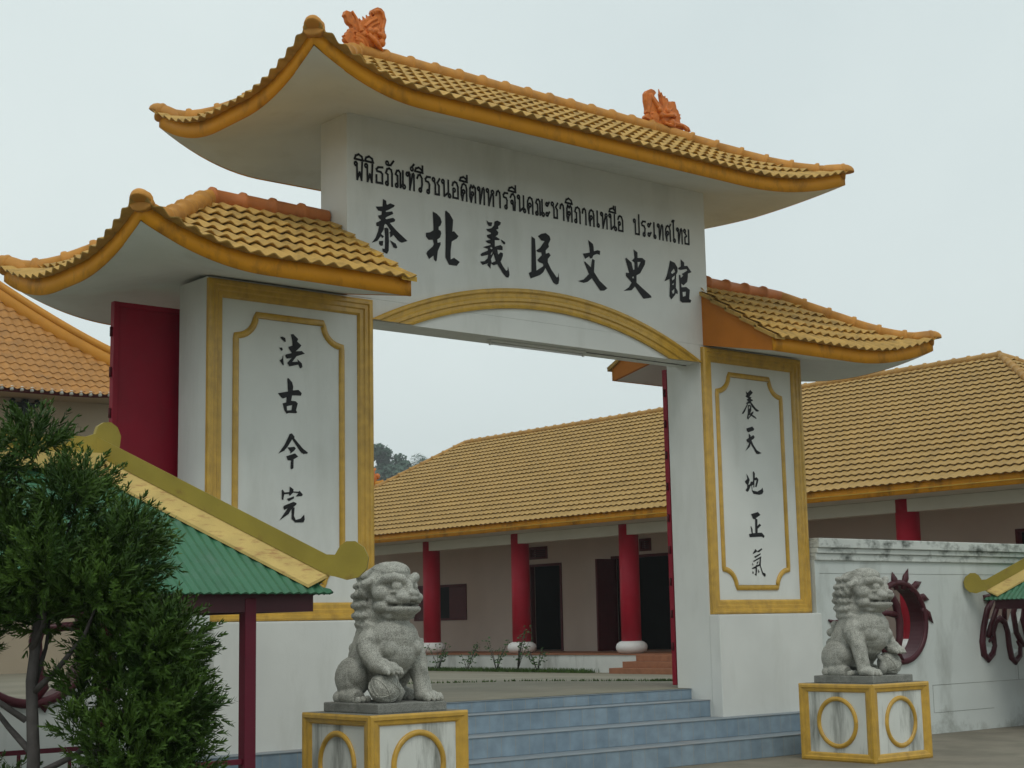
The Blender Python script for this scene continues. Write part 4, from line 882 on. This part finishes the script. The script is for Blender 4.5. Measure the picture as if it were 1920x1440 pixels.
# ------------------------------------------------------------------ boundary walls with ornamental openings
def ell(cx, cz, rx, rz, n=40, t0=0, t1=360):
    return [(cx + rx * math.cos(rad(t0 + (t1 - t0) * i / n)), cz + rz * math.sin(rad(t0 + (t1 - t0) * i / n))) for i in range(n)]
def boundary_wall(x0, x1, mir, label):
    """mir maps the right-hand wall's x to this wall"""
    t = thing('boundary_wall', label, 'wall', ((x0 + x1) / 2, 0, 0), 'white walls beside the gate')
    hole = [(mir(x), z) for x, z in ell(9.02, 1.60, .56, .53)]
    cl = [(11.02, 1.30), (11.12, 1.08), (11.26, 1.2), (11.22, 1.38), (11.36, 1.58), (11.55, 1.62), (11.66, 1.44), (11.78, 1.05), (11.95, 1.15), (11.9, 1.4), (12.1, 1.7), (12.3, 1.85), (11.6, 1.95), (11.28, 1.86)]
    cl = [(mir(x), z) for x, z in cl]
    out = [(x0, .002), (x1, .002), (x1, 2.46), (x0, 2.46)]
    m = MB(); m.poly([out, hole, cl], lambda a, b, d: (a, -.10 + d, b), .2)
    m.build('wall_panel', M['wall'], t)
    for k, (za, zb, e) in enumerate(((2.455, 2.55, .035), (2.551, 2.625, .065), (2.626, 2.755, .10))):
        MB().bevbox(x0 - (.0 if k else 0), x1, -.10 - e, .10 + e, za, zb, .012).build('coping', M['coping'], t)
    for (xa, xb, za, zb) in ((7.3, 15.9, 2.279, 2.283), (9.70, 15.9, .690, .694), (9.70, 9.704, .30, .689), (11.9, 11.904, .69, 1.05), (9.72, 11.2, .300, .304)):
        a, b = sorted((mir(xa), mir(xb)))
        MB().box(max(a, x0 + .01), min(b, x1 - .01), -.1035, -.0985, za, zb).build('hairline_joint', M['slab'], t)
    # maroon dragon ring round the opening
    y = -.115
    def P(pts): return [(mir(x), y, z) for x, z in pts]
    m = MB()
    m.tube(P(ell(9.02, 1.60, .585, .555, 48) + [ell(9.02, 1.60, .585, .555, 48)[0]]), .044, 10, False, .8, (0, 1, 0))
    m.tube(P([(8.62, 2.09), (8.80, 2.02), (8.93, 1.84), (8.99, 1.6), (8.97, 1.38), (8.90, 1.18), (9.0, 1.06)]), [.045, .062, .066, .062, .058, .05, .04], 10, True, .8, (0, 1, 0))
    m.tube(P([(8.44, 1.72), (8.7, 1.73), (8.95, 1.70)]), [.05, .04, .05], 8, True, .8, (0, 1, 0))
    m.tube(P([(8.55, 2.05), (8.35, 2.0), (8.1, 1.8), (7.8, 1.62), (7.55, 1.6), (7.42, 1.65)]), [.07, .075, .07, .06, .045, .012], 10, True, .8, (0, 1, 0))
    for (bx, bz, dx, dz) in ((8.94, 2.12, -.06, .19), (9.14, 2.13, .12, .23), (9.34, 2.07, .22, .10), (9.50, 1.93, .22, -.02), (9.59, 1.74, .20, -.17), (8.47, 2.06, -.13, .17), (8.9, 1.06, -.02, -.1)):
        q = Vector((bx + dx * .55, bz + dz * .9 + .01)); tip = Vector((bx + dx, bz + dz))
        m.tube(P([(bx - dx * .3, bz - dz * .3), (bx + dx * .4, bz + dz * .35 + .02), (tip.x, tip.y)]), [.045, .062, .003], 8, True, .6, (0, 1, 0))
    E1 = ell(9.02, 1.60, .575, .545, 48); n = len(E1)
    m.add([(mir(x), yy, z) for yy in (-.13, .13) for x, z in E1] + [(mir(9.02 + (x - 9.02) * .96), yy, 1.6 + (z - 1.6) * .96) for yy in (-.13, .13) for x, z in E1],
          [(k, (k + 1) % n, n + (k + 1) % n, n + k) for k in range(n)] + [(2 * n + k, 2 * n + (k + 1) % n, 3 * n + (k + 1) % n, 3 * n + k) for k in range(n)] + [(k, (k + 1) % n, 2 * n + (k + 1) % n, 2 * n + k) for k in range(n)] + [(n + k, n + (k + 1) % n, 3 * n + (k + 1) % n, 3 * n + k) for k in range(n)])
    m.build('window_surround', M['maroon'], t)
    m = MB()
    for pts, r in (([(11.33, 1.93), (11.16, 1.75), (11.04, 1.5), (10.98, 1.28), (11.0, 1.1), (11.11, 1.02), (11.24, 1.10), (11.3, 1.22), (11.24, 1.34), (11.16, 1.28)], [.05, .055, .055, .06, .06, .055, .05, .045, .04, .02]),
                   ([(11.3, 1.24), (11.28, 1.42), (11.36, 1.57), (11.48, 1.625), (11.6, 1.56), (11.66, 1.42), (11.68, 1.2), (11.72, 1.03), (11.82, .96), (11.96, 1.05), (11.98, 1.2), (11.9, 1.27)], [.04, .045, .05, .05, .05, .05, .055, .055, .05, .045, .04, .02]),
                   ([(11.5, 1.9), (11.38, 1.72), (11.22, 1.5), (11.14, 1.35)], .045), ([(11.75, 1.95), (11.62, 1.78), (11.6, 1.6)], .045), ([(12.0, 1.95), (11.85, 1.7), (11.9, 1.4), (12.05, 1.2)], .05), ([(12.25, 1.9), (12.1, 1.6), (12.2, 1.3), (12.4, 1.05), (12.6, 1.2)], .06), ([(11.1, 1.93), (11.8, 2.0), (12.6, 1.95)], .05)):
        m.tube(P(pts), r, 10, True, .8, (0, 1, 0))
    m.build('cloud_surround', M['maroon'], t)
    return t
boundary_wall(7.197, 16.0, lambda x: x, 'white boundary wall with mouldy coping right of the gate, pierced by a maroon dragon ring')
boundary_wall(-11.0, -2.015, lambda x: W - x, 'white boundary wall behind the juniper tree and green kiosk, left of the gate')

# ------------------------------------------------------------------ green roofed kiosks
def kiosk(x0, x1, y0, y1, ze, label, posts, sc=1.0):
    t = thing('kiosk', label, 'kiosk', ((x0 + x1) / 2, (y0 + y1) / 2, 0), 'green roofed kiosks before the walls')
    B = (y1 - y0) / 2
    R = Roof(x0, x1, y0, y1, ze, .03, .75 * B, 0, ('hip', 'hip'), WX)
    root = R.panel('b0', .076, 9, .016, .004, 8, over=.03, under=.0).build('roof', M['green'], t, fix=False)
    for s in ('b1', 'a0', 'a1'): R.panel(s, .076, 9, .016, .004, 6, over=.03, under=.0).build('roof_sheet', M['green'], root, fix=False)
    f = MB(); th = .05; i = .09
    for (a, b, c, d) in ((x0 + i, x1 - i, y0 + i, y0 + i + th), (x0 + i, x1 - i, y1 - i - th, y1 - i), (x0 + i, x0 + i + th, y0 + i + th + .001, y1 - i - th - .001), (x1 - i - th, x1 - i, y0 + i + th + .001, y1 - i - th - .001)):
        f.box(a, b, c, d, ze - .125, ze + .012)
    f.build('fascia', M['maroon'], root)
    f = MB(); f.box(x0 + .16, x1 - .16, y0 + .16, y1 - .16, ze + .015, ze + .03); f.build('ceiling', M['doorred'], root)
    # hip flashings and upright fins ending in scrolls
    fin = [(.02, .02), (.02, .155), (-.05, .165), (-.09, .235), (-.14, .275), (-.21, .28), (-.28, .235), (-.315, .16), (-.30, .07), (-.235, .0), (-.14, -.025), (-.05, -.005)]
    for ea, eb in (('a0', 'b0'), ('a0', 'b1'), ('a1', 'b0'), ('a1', 'b1')):
        P = R.hip_path(ea, eb, 12, .0, .12)
        d0 = (P[-1] - P[0]); h = Vector((d0.x, d0.y, 0)).normalized(); L = Vector((d0.x, d0.y, 0)).length; sl = d0.z / L
        side = Vector((-h.y, h.x, 0))
        m = MB()
        for s in (-1, 1):                    # peeling flashing strips lying on the roof either side
            nrm = side * s
            w = .155
            up = .004 if s > 0 else .007
            a0_, a1_ = P[0] + Vector((0, 0, up)), P[-1] + Vector((0, 0, up))
            # direction lying in the adjoining roof plane, square to the hip
            ax = Vector((1 if ea == 'a0' else -1, 0, 0)); ay = Vector((0, 1 if eb == 'b0' else -1, 0))
            long_ = ax if nrm.dot(ax) > nrm.dot(ay) else ay
            dn = Vector((0, 0, -.085)); q = [a0_, a1_, a1_ + long_ * w * 1.2 + dn, a0_ + long_ * w * 1.25 + dn]
            m.add([p + Vector((0, 0, .012)) for p in q] + [p - Vector((0, 0, .012)) for p in q], [(0, 1, 2, 3), (7, 6, 5, 4), (0, 4, 5, 1), (1, 5, 6, 2), (2, 6, 7, 3), (3, 7, 4, 0)])
        m.build('hip_flashing', M['peel'], root)
        pts = [(s_, z_ + min(0, s_) * sl * .15) for s_, z_ in fin[2:]]
        poly = [(.0, -.0)] + [(L, L * sl), (L, L * sl + .15), (.02, .155 + .02 * sl)] + pts
        m = MB(); m.poly([poly], lambda a, b, d: tuple(P[0] + h * a + Vector((0, 0, b)) + side * (d - .022)), .044)
        m.build('hip_fin', M['yellowm'], root)
    rp = R.ridge_path(.10)
    pl, pr_ = rp[0], rp[-1]
    s1 = [(s_, z_) for s_, z_ in ((.0, .15), (.0, .19), (.02, .25), (.07, .285), (.13, .29), (.19, .25), (.22, .18), (.21, .09), (.16, .02), (.08, -.01), (.0, .0))]
    L = (pr_ - pl).length
    poly = [(0, 0), (L - .1, 0)] + [(L - .02 + a, b) for a, b in s1[::-1][1:-1]] + [(L - .1, .16), (.1, .16)] + [(.02 - a, b) for a, b in s1[1:-1]]
    m = MB(); m.poly([poly], lambda a, b, d: (pl.x + a, pl.y + d - .025, pl.z + b), .05); m.build('ridge_fin', M['yellowm'], root)
    m = MB()
    MB().box(pl.x, pr_.x, pl.y - .15, pl.y - .028, pl.z - .12, pl.z + .02).build('ridge_flashing', M['peel'], root)
    for (x, y) in posts:
        MB().bevbox(x - .048, x + .048, y - .048, y + .048, .002, ze - .02, .006).build('post', M['doorred'] if False else M['maroon2'], t)
    for y in sorted(set(p[1] for p in posts)):
        xs = sorted(p[0] for p in posts if p[1] == y)
        for xa, xb in zip(xs, xs[1:]):
            m = MB(); m.bevbox(xa + .049, xb - .049, y - .018, y + .018, .67, .71, .004).bevbox(xa + .049, xb - .049, y - .015, y + .015, .18, .215, .004)
            for x in np.arange(xa + .45, xb - .1, .45): m.box(x - .012, x + .012, y - .012, y + .012, .216, .669)
            m.build('rail', M['maroon2'], t)
    return t
M['maroon2'] = mat('dark_red_post_paint', (.105, .006, .020), .5, .08, 4, .05, 40)
kiosk(-6.48, -2.88, -3.55, -.87, 1.92, 'green metal roofed kiosk with peeling yellow hips and maroon post, half hidden by the juniper',
      ((-3.53, -3.42), (-5.65, -3.42), (-3.53, -1.02), (-5.65, -1.02)))
kiosk(10.8, 14.4, -2.97, -.35, 1.885, 'green metal roofed kiosk at the right edge, only its yellow scroll and roof corner showing',
      ((11.65, -2.84), (13.55, -2.84), (11.65, -.48), (13.55, -.48)))

# ------------------------------------------------------------------ gallery across the courtyard
gal = thing('gallery_building', 'long gallery hall with ochre tiled hip roof and red round columns across the courtyard', 'building', (22.5, 17, .48))
FX = lambda a, b, z: (b, a, z)
EK = .45
G = Roof(.70, 27.66 + 6.24 * EK, 16.76, 29.24, 4.13, .215, 3.43, 0, ('hip', 'hip'), FX, ek=(1.0, EK))
root = G.panel('b0', .205, .305, .030, .052, 7, under=.016).build('roof', M['tileg'], gal, fix=False)
for s in ('a0', 'a1', 'b1'): G.panel(s, .205, .305, .030, .052, 6, under=.016).build('tiles', M['tileg'], root, fix=False)
f = MB()
for s in ('b0', 'b1', 'a0', 'a1'): G.fascia(f, s, .06, 4)
f.build('fascia', M['gfascia'] if 'gfascia' in M else M['fascia'], root)
m = MB(); m.box(16.735, 16.762, G.a0 + .04, G.a1 - .04, 4.215, 4.235); m.build('fascia_bead', M['tile_y'], root)
f = MB(); G.soffit(f, 6, 6, .06); f.build('soffit', M['creamb'], root, fix=False)
m = MB(); ridge_caps(m, G.ridge_path(.05, 4), .085, .42, n=10); m.build('ridge_cap', M['capg'], root)
for e in ('a0', 'a1'):
    for bb in ('b0', 'b1'):
        m = MB(); ridge_caps(m, G.hip_path(e, bb, 10, .0, .04), .085, .42, True, n=10); m.build('ridge_cap', M['capg'], root)
MB().bevbox(17.40, 28.7, 1.6, 30.0, .40, .90, .01).build('plinth', M['plinth'], gal)
MB().box(17.38, 28.6, 1.65, 29.9, .901, .925).build('floor', M['brickstep'], gal)
for yy in (6.22, 10.45, 14.69, 18.94, 22.96, 27.2, 2.1):
    c = MB().lathe([(.25, 1.1), (.25, 4.128)], 18.0, yy, 32).build('column', M['redcol'], gal)
    MB().lathe([(.27, .926), (.34, .955), (.385, 1.02), (.395, 1.09), (.37, 1.165), (.30, 1.215), (.252, 1.23)], 18.0, yy, 32).build('column_base', M['whitebase'], c)
MB().box(17.80, 18.05, 1.7, 29.8, 3.86, 4.126).build('beam', M['creamb'], gal)
holes = [[(19.84, .93), (21.25, .93), (21.25, 3.42), (19.84, 3.42)], [(15.2, .93), (17.77, .93), (17.77, 3.50), (15.2, 3.50)], [(2.7, .93), (5.13, .93), (5.13, 3.5), (2.7, 3.5)],
         [(24.25, 1.87), (26.95, 1.87), (26.95, 2.97), (24.25, 2.97)], [(20.44, 3.56), (21.22, 3.56), (21.22, 3.92), (20.44, 3.92)], [(16.2, 3.58), (16.64, 3.58), (16.64, 3.92), (16.2, 3.92)],
         [(9.4, .93), (11.6, .93), (11.6, 3.5), (9.4, 3.5)]]
m = MB(); m.poly([[(1.75, .926), (29.6, .926), (29.6, 4.128), (1.75, 4.128)]] + holes, lambda a, b, d: (20.3 + d, a, b), .2)
wl_ = m.build('wall', M['cream'], gal)
MB().box(22.4, 22.5, 1.8, 29.5, .93, 4.12).build('room_shade_backing', M['dark'], gal)  # plane behind the openings, painted near-black for the shade indoors
for h in holes:
    y0_, z0_, y1_, z1_ = h[0][0], h[0][1], h[2][0], h[2][1]
    b = .07
    dr = z0_ < 1
    nm = 'door' if dr else ('window' if z1_ < 3.2 else 'vent')
    fr = MB()
    fr.box(20.27, 20.42, y0_ + .001, y0_ + b, z0_ + .001, z1_ - .001); fr.box(20.27, 20.42, y1_ - b, y1_ - .001, z0_ + .001, z1_ - .001)
    fr.box(20.27, 20.42, y0_ + b + .001, y1_ - b - .001, z1_ - b, z1_ - .001)
    if not dr: fr.box(20.27, 20.42, y0_ + b + .001, y1_ - b - .001, z0_ + .001, z0_ + b)
    if nm == 'vent':
        for z in np.arange(z0_ + b + .03, z1_ - b, .055): fr.box(20.30, 20.36, y0_ + b + .002, y1_ - b - .002, z, z + .03)
    d_ = fr.build(nm, M['doorred'], gal)
    if nm == 'window':
        for (a, c) in ((24.32, 25.12), (26.15, 26.88)): MB().bevbox(20.29, 20.33, a, c, z0_ + .075, z1_ - .075, .006).build('shutter', M['doorred'], d_)
    if dr and y0_ > 15 and y0_ < 16:
        MB().bevbox(19.6, 20.26, 17.62, 17.68, .94, 3.42, .006).build('door_leaf', M['doorred'], d_)
for k in range(3):
    MB().bevbox(16.55 + .28 * k, 17.39, 11.9, 14.0 - .18 * k, .40 if k == 0 else .47 + .145 * k + .001, .47 + .145 * (k + 1), .01).build('stair', M['brickstep'], gal)

# rose bushes and weeds by the plinth
def bush(x, y, h, s, label):
    z0 = court_z(x)
    t = thing('rose_bush', label, 'shrub', (x, y, z0), 'thin rose bushes along the gallery plinth')
    r = random.Random(s); st = MB(); lf = MB()
    for k in range(6):
        a = r.uniform(0, 6.28); hh = h * r.uniform(.6, 1); w = hh * .42
        p = [Vector((x, y, z0)), Vector((x + w * .4 * math.cos(a), y + w * .4 * math.sin(a), z0 + hh * .5)), Vector((x + w * math.cos(a), y + w * math.sin(a), z0 + hh))]
        st.tube(p, [.012, .009, .005], 5)
        for q in range(15):
            f = r.uniform(.3, 1.05); c = p[0].lerp(p[2], f) + Vector((r.gauss(0, .05), r.gauss(0, .05), r.gauss(0, .04)))
            u = Vector((r.gauss(0, 1), r.gauss(0, 1), r.gauss(0, .6))).normalized(); w2 = u.orthogonal().normalized(); l = r.uniform(.03, .055)
            lf.add([c - u * l, c + w2 * l * .6, c + u * l, c - w2 * l * .6], [(0, 1, 2, 3)])
    st.build('stems', M['bark'], t); lf.build('leaves', M['rose'], t, fix=False)
bl = ['leftmost thin rose bush beside the lion, before the plinth', 'low rose bush in the group of three just right of the stone lion', 'rose bush with three stems right of the first red column', 'rose bush in front of the middle column base', 'tall rose bush rising before the dark doorway', 'last rose bush toward the brown stairs']
for i, (y, h) in enumerate(((22.2, .85), (21.3, .8), (20.0, .75), (18.75, .85), (17.9, 1.15), (17.1, .7))): bush(16.95, y, h, 20 + i, bl[i])
def blades(name, n, fn, h, label=None):
    m = MB(); r = random.Random(4)
    for k in range(n):
        x, y = fn(r); z = court_z(x) if y > .4 else 0
        a = r.uniform(0, 6.28); hh = h * r.uniform(.4, 1); u = Vector((math.cos(a), math.sin(a), 0)) * .012; b = Vector((r.gauss(0, .3), r.gauss(0, .3), 1)) * hh
        p = Vector((x, y, z)); m.add([p - u, p + u, p + b], [(0, 1, 2)])
    o = m.build(name, M['grass'], fix=False); return tag(o, kind='stuff')
blades('grass_strip', 5000, lambda r: (r.gauss(17.05, .13), r.uniform(15.2, 24.5)), .14)
def crack(r):
    f = r.random() ** 1.0
    if r.random() < .25: c = (8.3 + r.gauss(0, .25), 3.9 + r.gauss(0, .06))
    else: c = (2 + 9 * f, 6.3 - 3.0 * f + .25 * math.sin(9 * f) + r.gauss(0, .04))
    return c
blades('weeds', 900, crack, .05)

# ------------------------------------------------------------------ hall behind on the left
hall = thing('temple_hall', 'large hall with curved orange tiled roof rising behind the juniper, left of the gate', 'building', (-2, 26, 0))
Hh = Roof(-14.0, 8.27, 20.0, 31.0, 7.08, .10, 5.1, .28, ('hip', 'hip'), WX, 3.0, .28)
root = Hh.panel('b0', .235, .33, .05, .028, 6).build('roof', M['tileL'], hall, fix=False)
for s in ('a0', 'a1', 'b1'): Hh.panel(s, .235, .33, .05, .028, 4).build('tiles', M['tileL'], root, fix=False)
f = MB(); Hh.soffit(f, 24, 10); f.build('soffit', M['hallwall'], root, fix=False)
f = MB()
for s in ('b0', 'b1', 'a0', 'a1'): Hh.fascia(f, s, .06, 30)
f.build('fascia', M['doorred'], root)
for a in np.arange(-3.0, 8.2, .235):
    z = Hh.zt(a, 20.0) - .03
    MB().tube([(a, 19.93, z - .04), (a, 19.95, z + .05)], [.045, .038], 8).build('eave_tile_end', M['plinth'], root)
for e in ('a0', 'a1'):
    for bb in ('b0', 'b1'):
        P = Hh.hip_path(e, bb, 24, .0, .17)
        m = MB(); m.tube([p + Vector((0, 0, -.06)) for p in P], .19, 10, True, .62, (1, 1 if (e == 'a0') != (bb == 'b0') else -1, 0)); m.tube([p + Vector((0, 0, .2)) for p in P], .10, 8)
        m.build('ridge_band', M['ridgeL'], root)
P = Hh.ridge_path(.3); m = MB(); m.tube(P, .34, 10); m.build('ridge_band', M['ridgeL'], root)
MB().box(-12.6, 7.3, 20.9, 30, .3, 7.1).build('wall', M['hallwall'], hall)
m = MB(); nn = 90
vs = []; fs = []
for i in range(nn * 6 + 1):
    x = -12.5 + 18.7 * i / (nn * 6); wv = .035 * (1 + math.cos(i * math.pi / 3))
    vs += [(x, 20.25, 5.66 + wv), (x, 20.25, 5.70 + wv), (x, 20.88, 5.98 + wv)]
for i in range(nn * 6):
    for j in range(2): fs.append((i * 3 + j, i * 3 + 3 + j, i * 3 + 4 + j, i * 3 + 1 + j))
m.add(vs, fs, True); m.build('lower_eave', M['tileL'], hall, fix=False)
for x in (-3.6, 0.6, 4.74):
    m = MB(); y = 20.84
    m.box(x - .06, x + .06, y - .05, y + .05, 6.62, 7.06).box(x - .30, x - .061, y - .05, y + .05, 6.88, 6.98).box(x + .061, x + .30, y - .05, y + .05, 6.88, 6.98)
    m.box(x - .20, x - .061, y - .05, y + .05, 6.70, 6.78).box(x + .061, x + .20, y - .05, y + .05, 6.70, 6.78)
    for s in (-1, 1): m.tube([(x + s * .30, y, 6.93), (x + s * .36, y, 7.0), (x + s * .30, y, 7.05), (x + s * .24, y, 7.02)], .03, 6); m.tube([(x + s * .20, y, 6.74), (x + s * .25, y, 6.80), (x + s * .2, y, 6.84)], .028, 6)
    m.build('bracket', M['black'], hall)

# little temple corner far behind the gallery
far = thing('far_temple', 'distant temple with upturned orange eave corner, just right of the left pillar', 'building', (24, 48, 0))
Fr = Roof(16, 30.55, 43.4, 53, 6.85, .75, 3.0, .35, ('hip', 'hip'), WX, 2.0, .2)
root = Fr.panel('b0', .25, .35, .05, .03, 4).build('roof', M['ridgeL'], far, fix=False)
f = MB(); Fr.fascia(f, 'b0', .1, 30); Fr.fascia(f, 'a1', .1, 30); f.build('fascia', M['ridgeL'], root)
m = MB(); ridge_caps(m, Fr.hip_path('a1', 'b0', 20, .1, .1), .14, .5, True); m.build('ridge_cap', M['ridgeL'], root)
m = MB(); c = Fr.hip_path('a1', 'b0', 20, .0, .1)[1]
m.tube([c + Vector((-.1, 0, 0)), c + Vector((.05, 0, .3)), c + Vector((-.05, 0, .55)), c + Vector((.15, 0, .7))], [.2, .16, .12, .05], 8); m.sphere(c + Vector((.2, -.05, .35)), .14, 8, 6)
m.build('roof_finial', M['ceramic'], root)
MB().box(16.6, 29.95, 44.0, 52.5, .3, 6.86).build('wall', M['plaster'], far)
m = MB(); Fr.soffit(m, 12, 8); m.build('soffit', M['plaster'], root, fix=False)

# ------------------------------------------------------------------ juniper in the foreground
def juniper(label):
    base = Vector((-6.80, -7.13, 0))
    t = thing('juniper_tree', label, 'tree', base)
    fw = Vector((.641, .767, 0)); rt = Vector((.767, -.641, 0)); up = Vector((0, 0, 1))
    def C(u, w, z): return base + rt * u + fw * w + up * z       # across the view, away, up
    r = random.Random(11)
    m = MB()
    def limb(P, R): m.tube(P, R, 9)
    limb([C(0, 0, 0), C(-.02, .02, .6), C(.02, 0, 1.1), C(.0, 0, 1.45), C(.03, .03, 1.85), C(-.02, .05, 2.3)], [.042, .034, .029, .025, .02, .012])
    # clumps: (u, w, z, ru, rw, rz, n) read as masses of the crown
    clumps = [(-.32, .05, 2.42, .22, .26, .26, 170), (-.02, .0, 2.52, .13, .16, .15, 60), (.18, .02, 2.26, .17, .24, .20, 130), (-.22, .1, 2.10, .30, .30, .22, 220), (.10, -.1, 1.98, .30, .3, .20, 220),
              (.42, .0, 2.02, .16, .26, .20, 150), (.34, -.1, 1.86, .24, .28, .16, 160), (-.25, 0, 1.78, .26, .3, .16, 150), (.05, .1, 1.76, .26, .3, .13, 120), (.40, .1, 1.62, .22, .3, .19, 190),
              (.58, 0, 1.58, .17, .26, .22, 170), (.52, .05, 1.38, .22, .3, .20, 200), (.66, 0, 1.30, .13, .22, .20, 120), (.48, -.05, 1.15, .24, .3, .20, 200), (.62, 0, 1.02, .18, .26, .18, 130), (.40, 0, .92, .24, .3, .16, 130),
              (-.35, .15, 1.62, .14, .3, .12, 50), (.24, .05, 1.40, .10, .22, .12, 40), (-.42, -.05, 1.30, .12, .2, .14, 40), (.24, 0, 1.24, .10, .2, .08, 30), (-.25, .1, .95, .2, .2, .14, 40), (-.7, 0, 2.0, .3, .4, .5, 160), (-.75, 0, 1.3, .25, .4, .4, 80)]
    for (u, w, z, *_rest) in clumps[::2]:
        zz = max(.5, z - .35 - .35 * abs(u)); k = r.uniform(-.03, .03)
        limb([C(0, 0, zz), C(u * .35 + k, w * .4, zz + .10), C(u * .75, w * .8, zz + (z - zz) * .55), C(u, w, z)], [.017, .013, .009, .004])
    limb([C(.03, 0, .80), C(.18, -.02, 1.0), C(.36, 0, 1.2), C(.48, 0, 1.42)], [.022, .018, .014, .008])
    limb([C(-.02, 0, 1.28), C(-.2, 0, 1.40), C(-.45, 0, 1.55)], [.015, .012, .008])
    m.build('trunk', M['bark'], t)
    V = []; F = []
    def frond(p, d, L):
        side = d.orthogonal().normalized(); side = Matrix.Rotation(r.uniform(0, 6.28), 3, d) @ side
        nrm = d.cross(side)
        n = 9
        bend = nrm * r.uniform(-.3, .3)
        for k in range(n):
            f = k / (n - 1); c = p + d * L * f + bend * L * f * f
            for s in (-1, 1):
                ll = L * (.52 - .30 * f) * r.uniform(.8, 1.2)
                sd = Matrix.Rotation(k * 2.4 + r.uniform(-.4, .4), 3, d) @ (side * s)
                e = (d * .85 + sd * .58).normalized()
                w_ = sd.cross(e).normalized() * .0042
                b = len(V)
                V.extend([c - w_, c + w_, c + e * ll * .6 + w_ * .9, c + e * ll, c + e * ll * .6 - w_ * .9]); F.append((b, b + 1, b + 2, b + 3, b + 4))
    for (u, w, z, ru, rw, rz, n) in clumps:
        n = int(n * 1.6)
        for k in range(n):
            a = Vector((r.gauss(0, 1), r.gauss(0, 1), r.gauss(0, 1))).normalized() * (r.random() ** .45)
            p = C(u + a.x * ru * .93, w + a.y * rw, z + a.z * rz * .9)
            out = (rt * (a.x + u * .35) + fw * a.y + up * (a.z * .7 + .55)); out += Vector((r.gauss(0, .28), r.gauss(0, .28), r.gauss(0, .28)))
            frond(p, out.normalized(), r.uniform(.065, .14))
    mm = MB(); mm.v = [tuple(p) for p in V]; mm.f = F; mm.sm = [False] * len(F)
    mm.build('crown', M['juniper'], t, fix=False)
juniper('feathery green juniper tree with a bare grey trunk in the left foreground')

# ------------------------------------------------------------------ hills and far trees
def hill(name, cx, cy, h, sx, sy):
    m = MB(); n = 40; vs = []
    for i in range(n + 1):
        for j in range(n + 1):
            x, y = -3 + 6 * i / n, -3 + 6 * j / n
            z = h * math.exp(-(x * x + y * y) / 2) * (1 + .06 * math.sin(x * 5 + y * 3)) - h * .012
            vs.append((cx + x * sx, cy + y * sy, z))
    m.add(vs, [(i * (n + 1) + j, (i + 1) * (n + 1) + j, (i + 1) * (n + 1) + j + 1, i * (n + 1) + j + 1) for i in range(n) for j in range(n)], True)
    return tag(m.build(name, M['farleaf'], fix=False), kind='structure')
hill('hill', 212, 304, 37.5, 45, 30)
hill('hill', 372, 190, 71.5, 34, 70)
def far_tree(x, y, z, h, r, seed, label, n=1500, feather=0):
    t = thing('hill_tree', label, 'tree', (x, y, z), 'bluish trees on the far hill')
    rr = random.Random(seed); m = MB()
    m.tube([(x, y, z), (x, y, z + h * .7)], [.35, .15], 7).build('trunk', M['bark'], t)
    bl = [(rr.gauss(0, .45), rr.gauss(0, .45), rr.uniform(.05, .8), rr.uniform(.35, .6)) for _ in range(14)] + [(0, 0, .8, .5)]
    m = MB()
    for k in range(n):
        bx, by, bz, br = rr.choice(bl)
        a = Vector((rr.gauss(0, 1), rr.gauss(0, 1), rr.gauss(0, 1))).normalized() * rr.random() ** .4 * br
        p = Vector((x + (bx + a.x) * r, y + (by + a.y) * r, z + bz * h + a.z * r * .8))
        u = Vector((rr.gauss(0, 1), rr.gauss(0, 1), rr.gauss(0, 1))).normalized(); w = u.orthogonal().normalized(); s = rr.uniform(.35, .7) * (.8 if feather else 1)
        if feather: u = (u + Vector((.6, -.5, .8))).normalized(); w = u.orthogonal().normalized(); m.add([p - w * s * .25, p + u * s * 2.2, p + w * s * .25], [(0, 1, 2)])
        else: m.add([p - u * s, p + w * s * .8, p + u * s, p - w * s * .8], [(0, 1, 2, 3)])
    m.build('crown', M['farleaf'], t, fix=False)
rtv = Vector((.767, -.641, 0))
c0 = Vector((214, 304, 0))
for i, (d, top, h, r, n, ft, lab) in enumerate(((-.3, 47.6, 13, 4.0, 3400, 0, 'tallest round topped tree on the far hill, seen through the gateway'),
        (4.2, 45.0, 12, 4.0, 3000, 0, 'lower rounded tree in the middle of the far hill group'), (8.6, 44.6, 11, 4.0, 2200, 1, 'sparse feathery tree above the gallery hip, right of the round ones'),
        (-4.6, 43.0, 9, 3.0, 1000, 0, 'tree on the far hill cut by the gold pillar frame'), (12.5, 42.4, 10, 4.0, 1600, 1, 'low feathery tree touching the gallery roof hip'),
        (1.8, 41.5, 11, 5.5, 3400, 0, 'dark lower tree below the tallest hill tree'), (6.6, 41.0, 11, 5.5, 3400, 0, 'dark lower tree above the gallery roof edge'), (-2.6, 40.6, 11, 5.5, 3400, 0, 'dark lower tree above the small far temple'))):
    p = c0 + rtv * d + Vector((.641, .767, 0)) * (-3.0 * (i >= 5))
    far_tree(p.x, p.y, top - h + .3, h, r, 40 + i, lab, n, ft)

# ------------------------------------------------------------------ hazy air
hz = MB().box(-70, 500, -70, 470, -1.2, 74)
hm = bpy.data.materials.new('hazy_air'); hm.use_nodes = True
hn = hm.node_tree.nodes; hn.remove(hn['Principled BSDF'])
pv = hn.new('ShaderNodeVolumePrincipled')
pv.inputs['Color'].default_value = (.95, .99, 1, 1)
pv.inputs['Density'].default_value = .0005
pv.inputs['Anisotropy'].default_value = .2
hm.node_tree.links.new(pv.outputs[0], hn['Material Output'].inputs['Volume'])
tag(hz.build('haze', hm), kind='stuff')
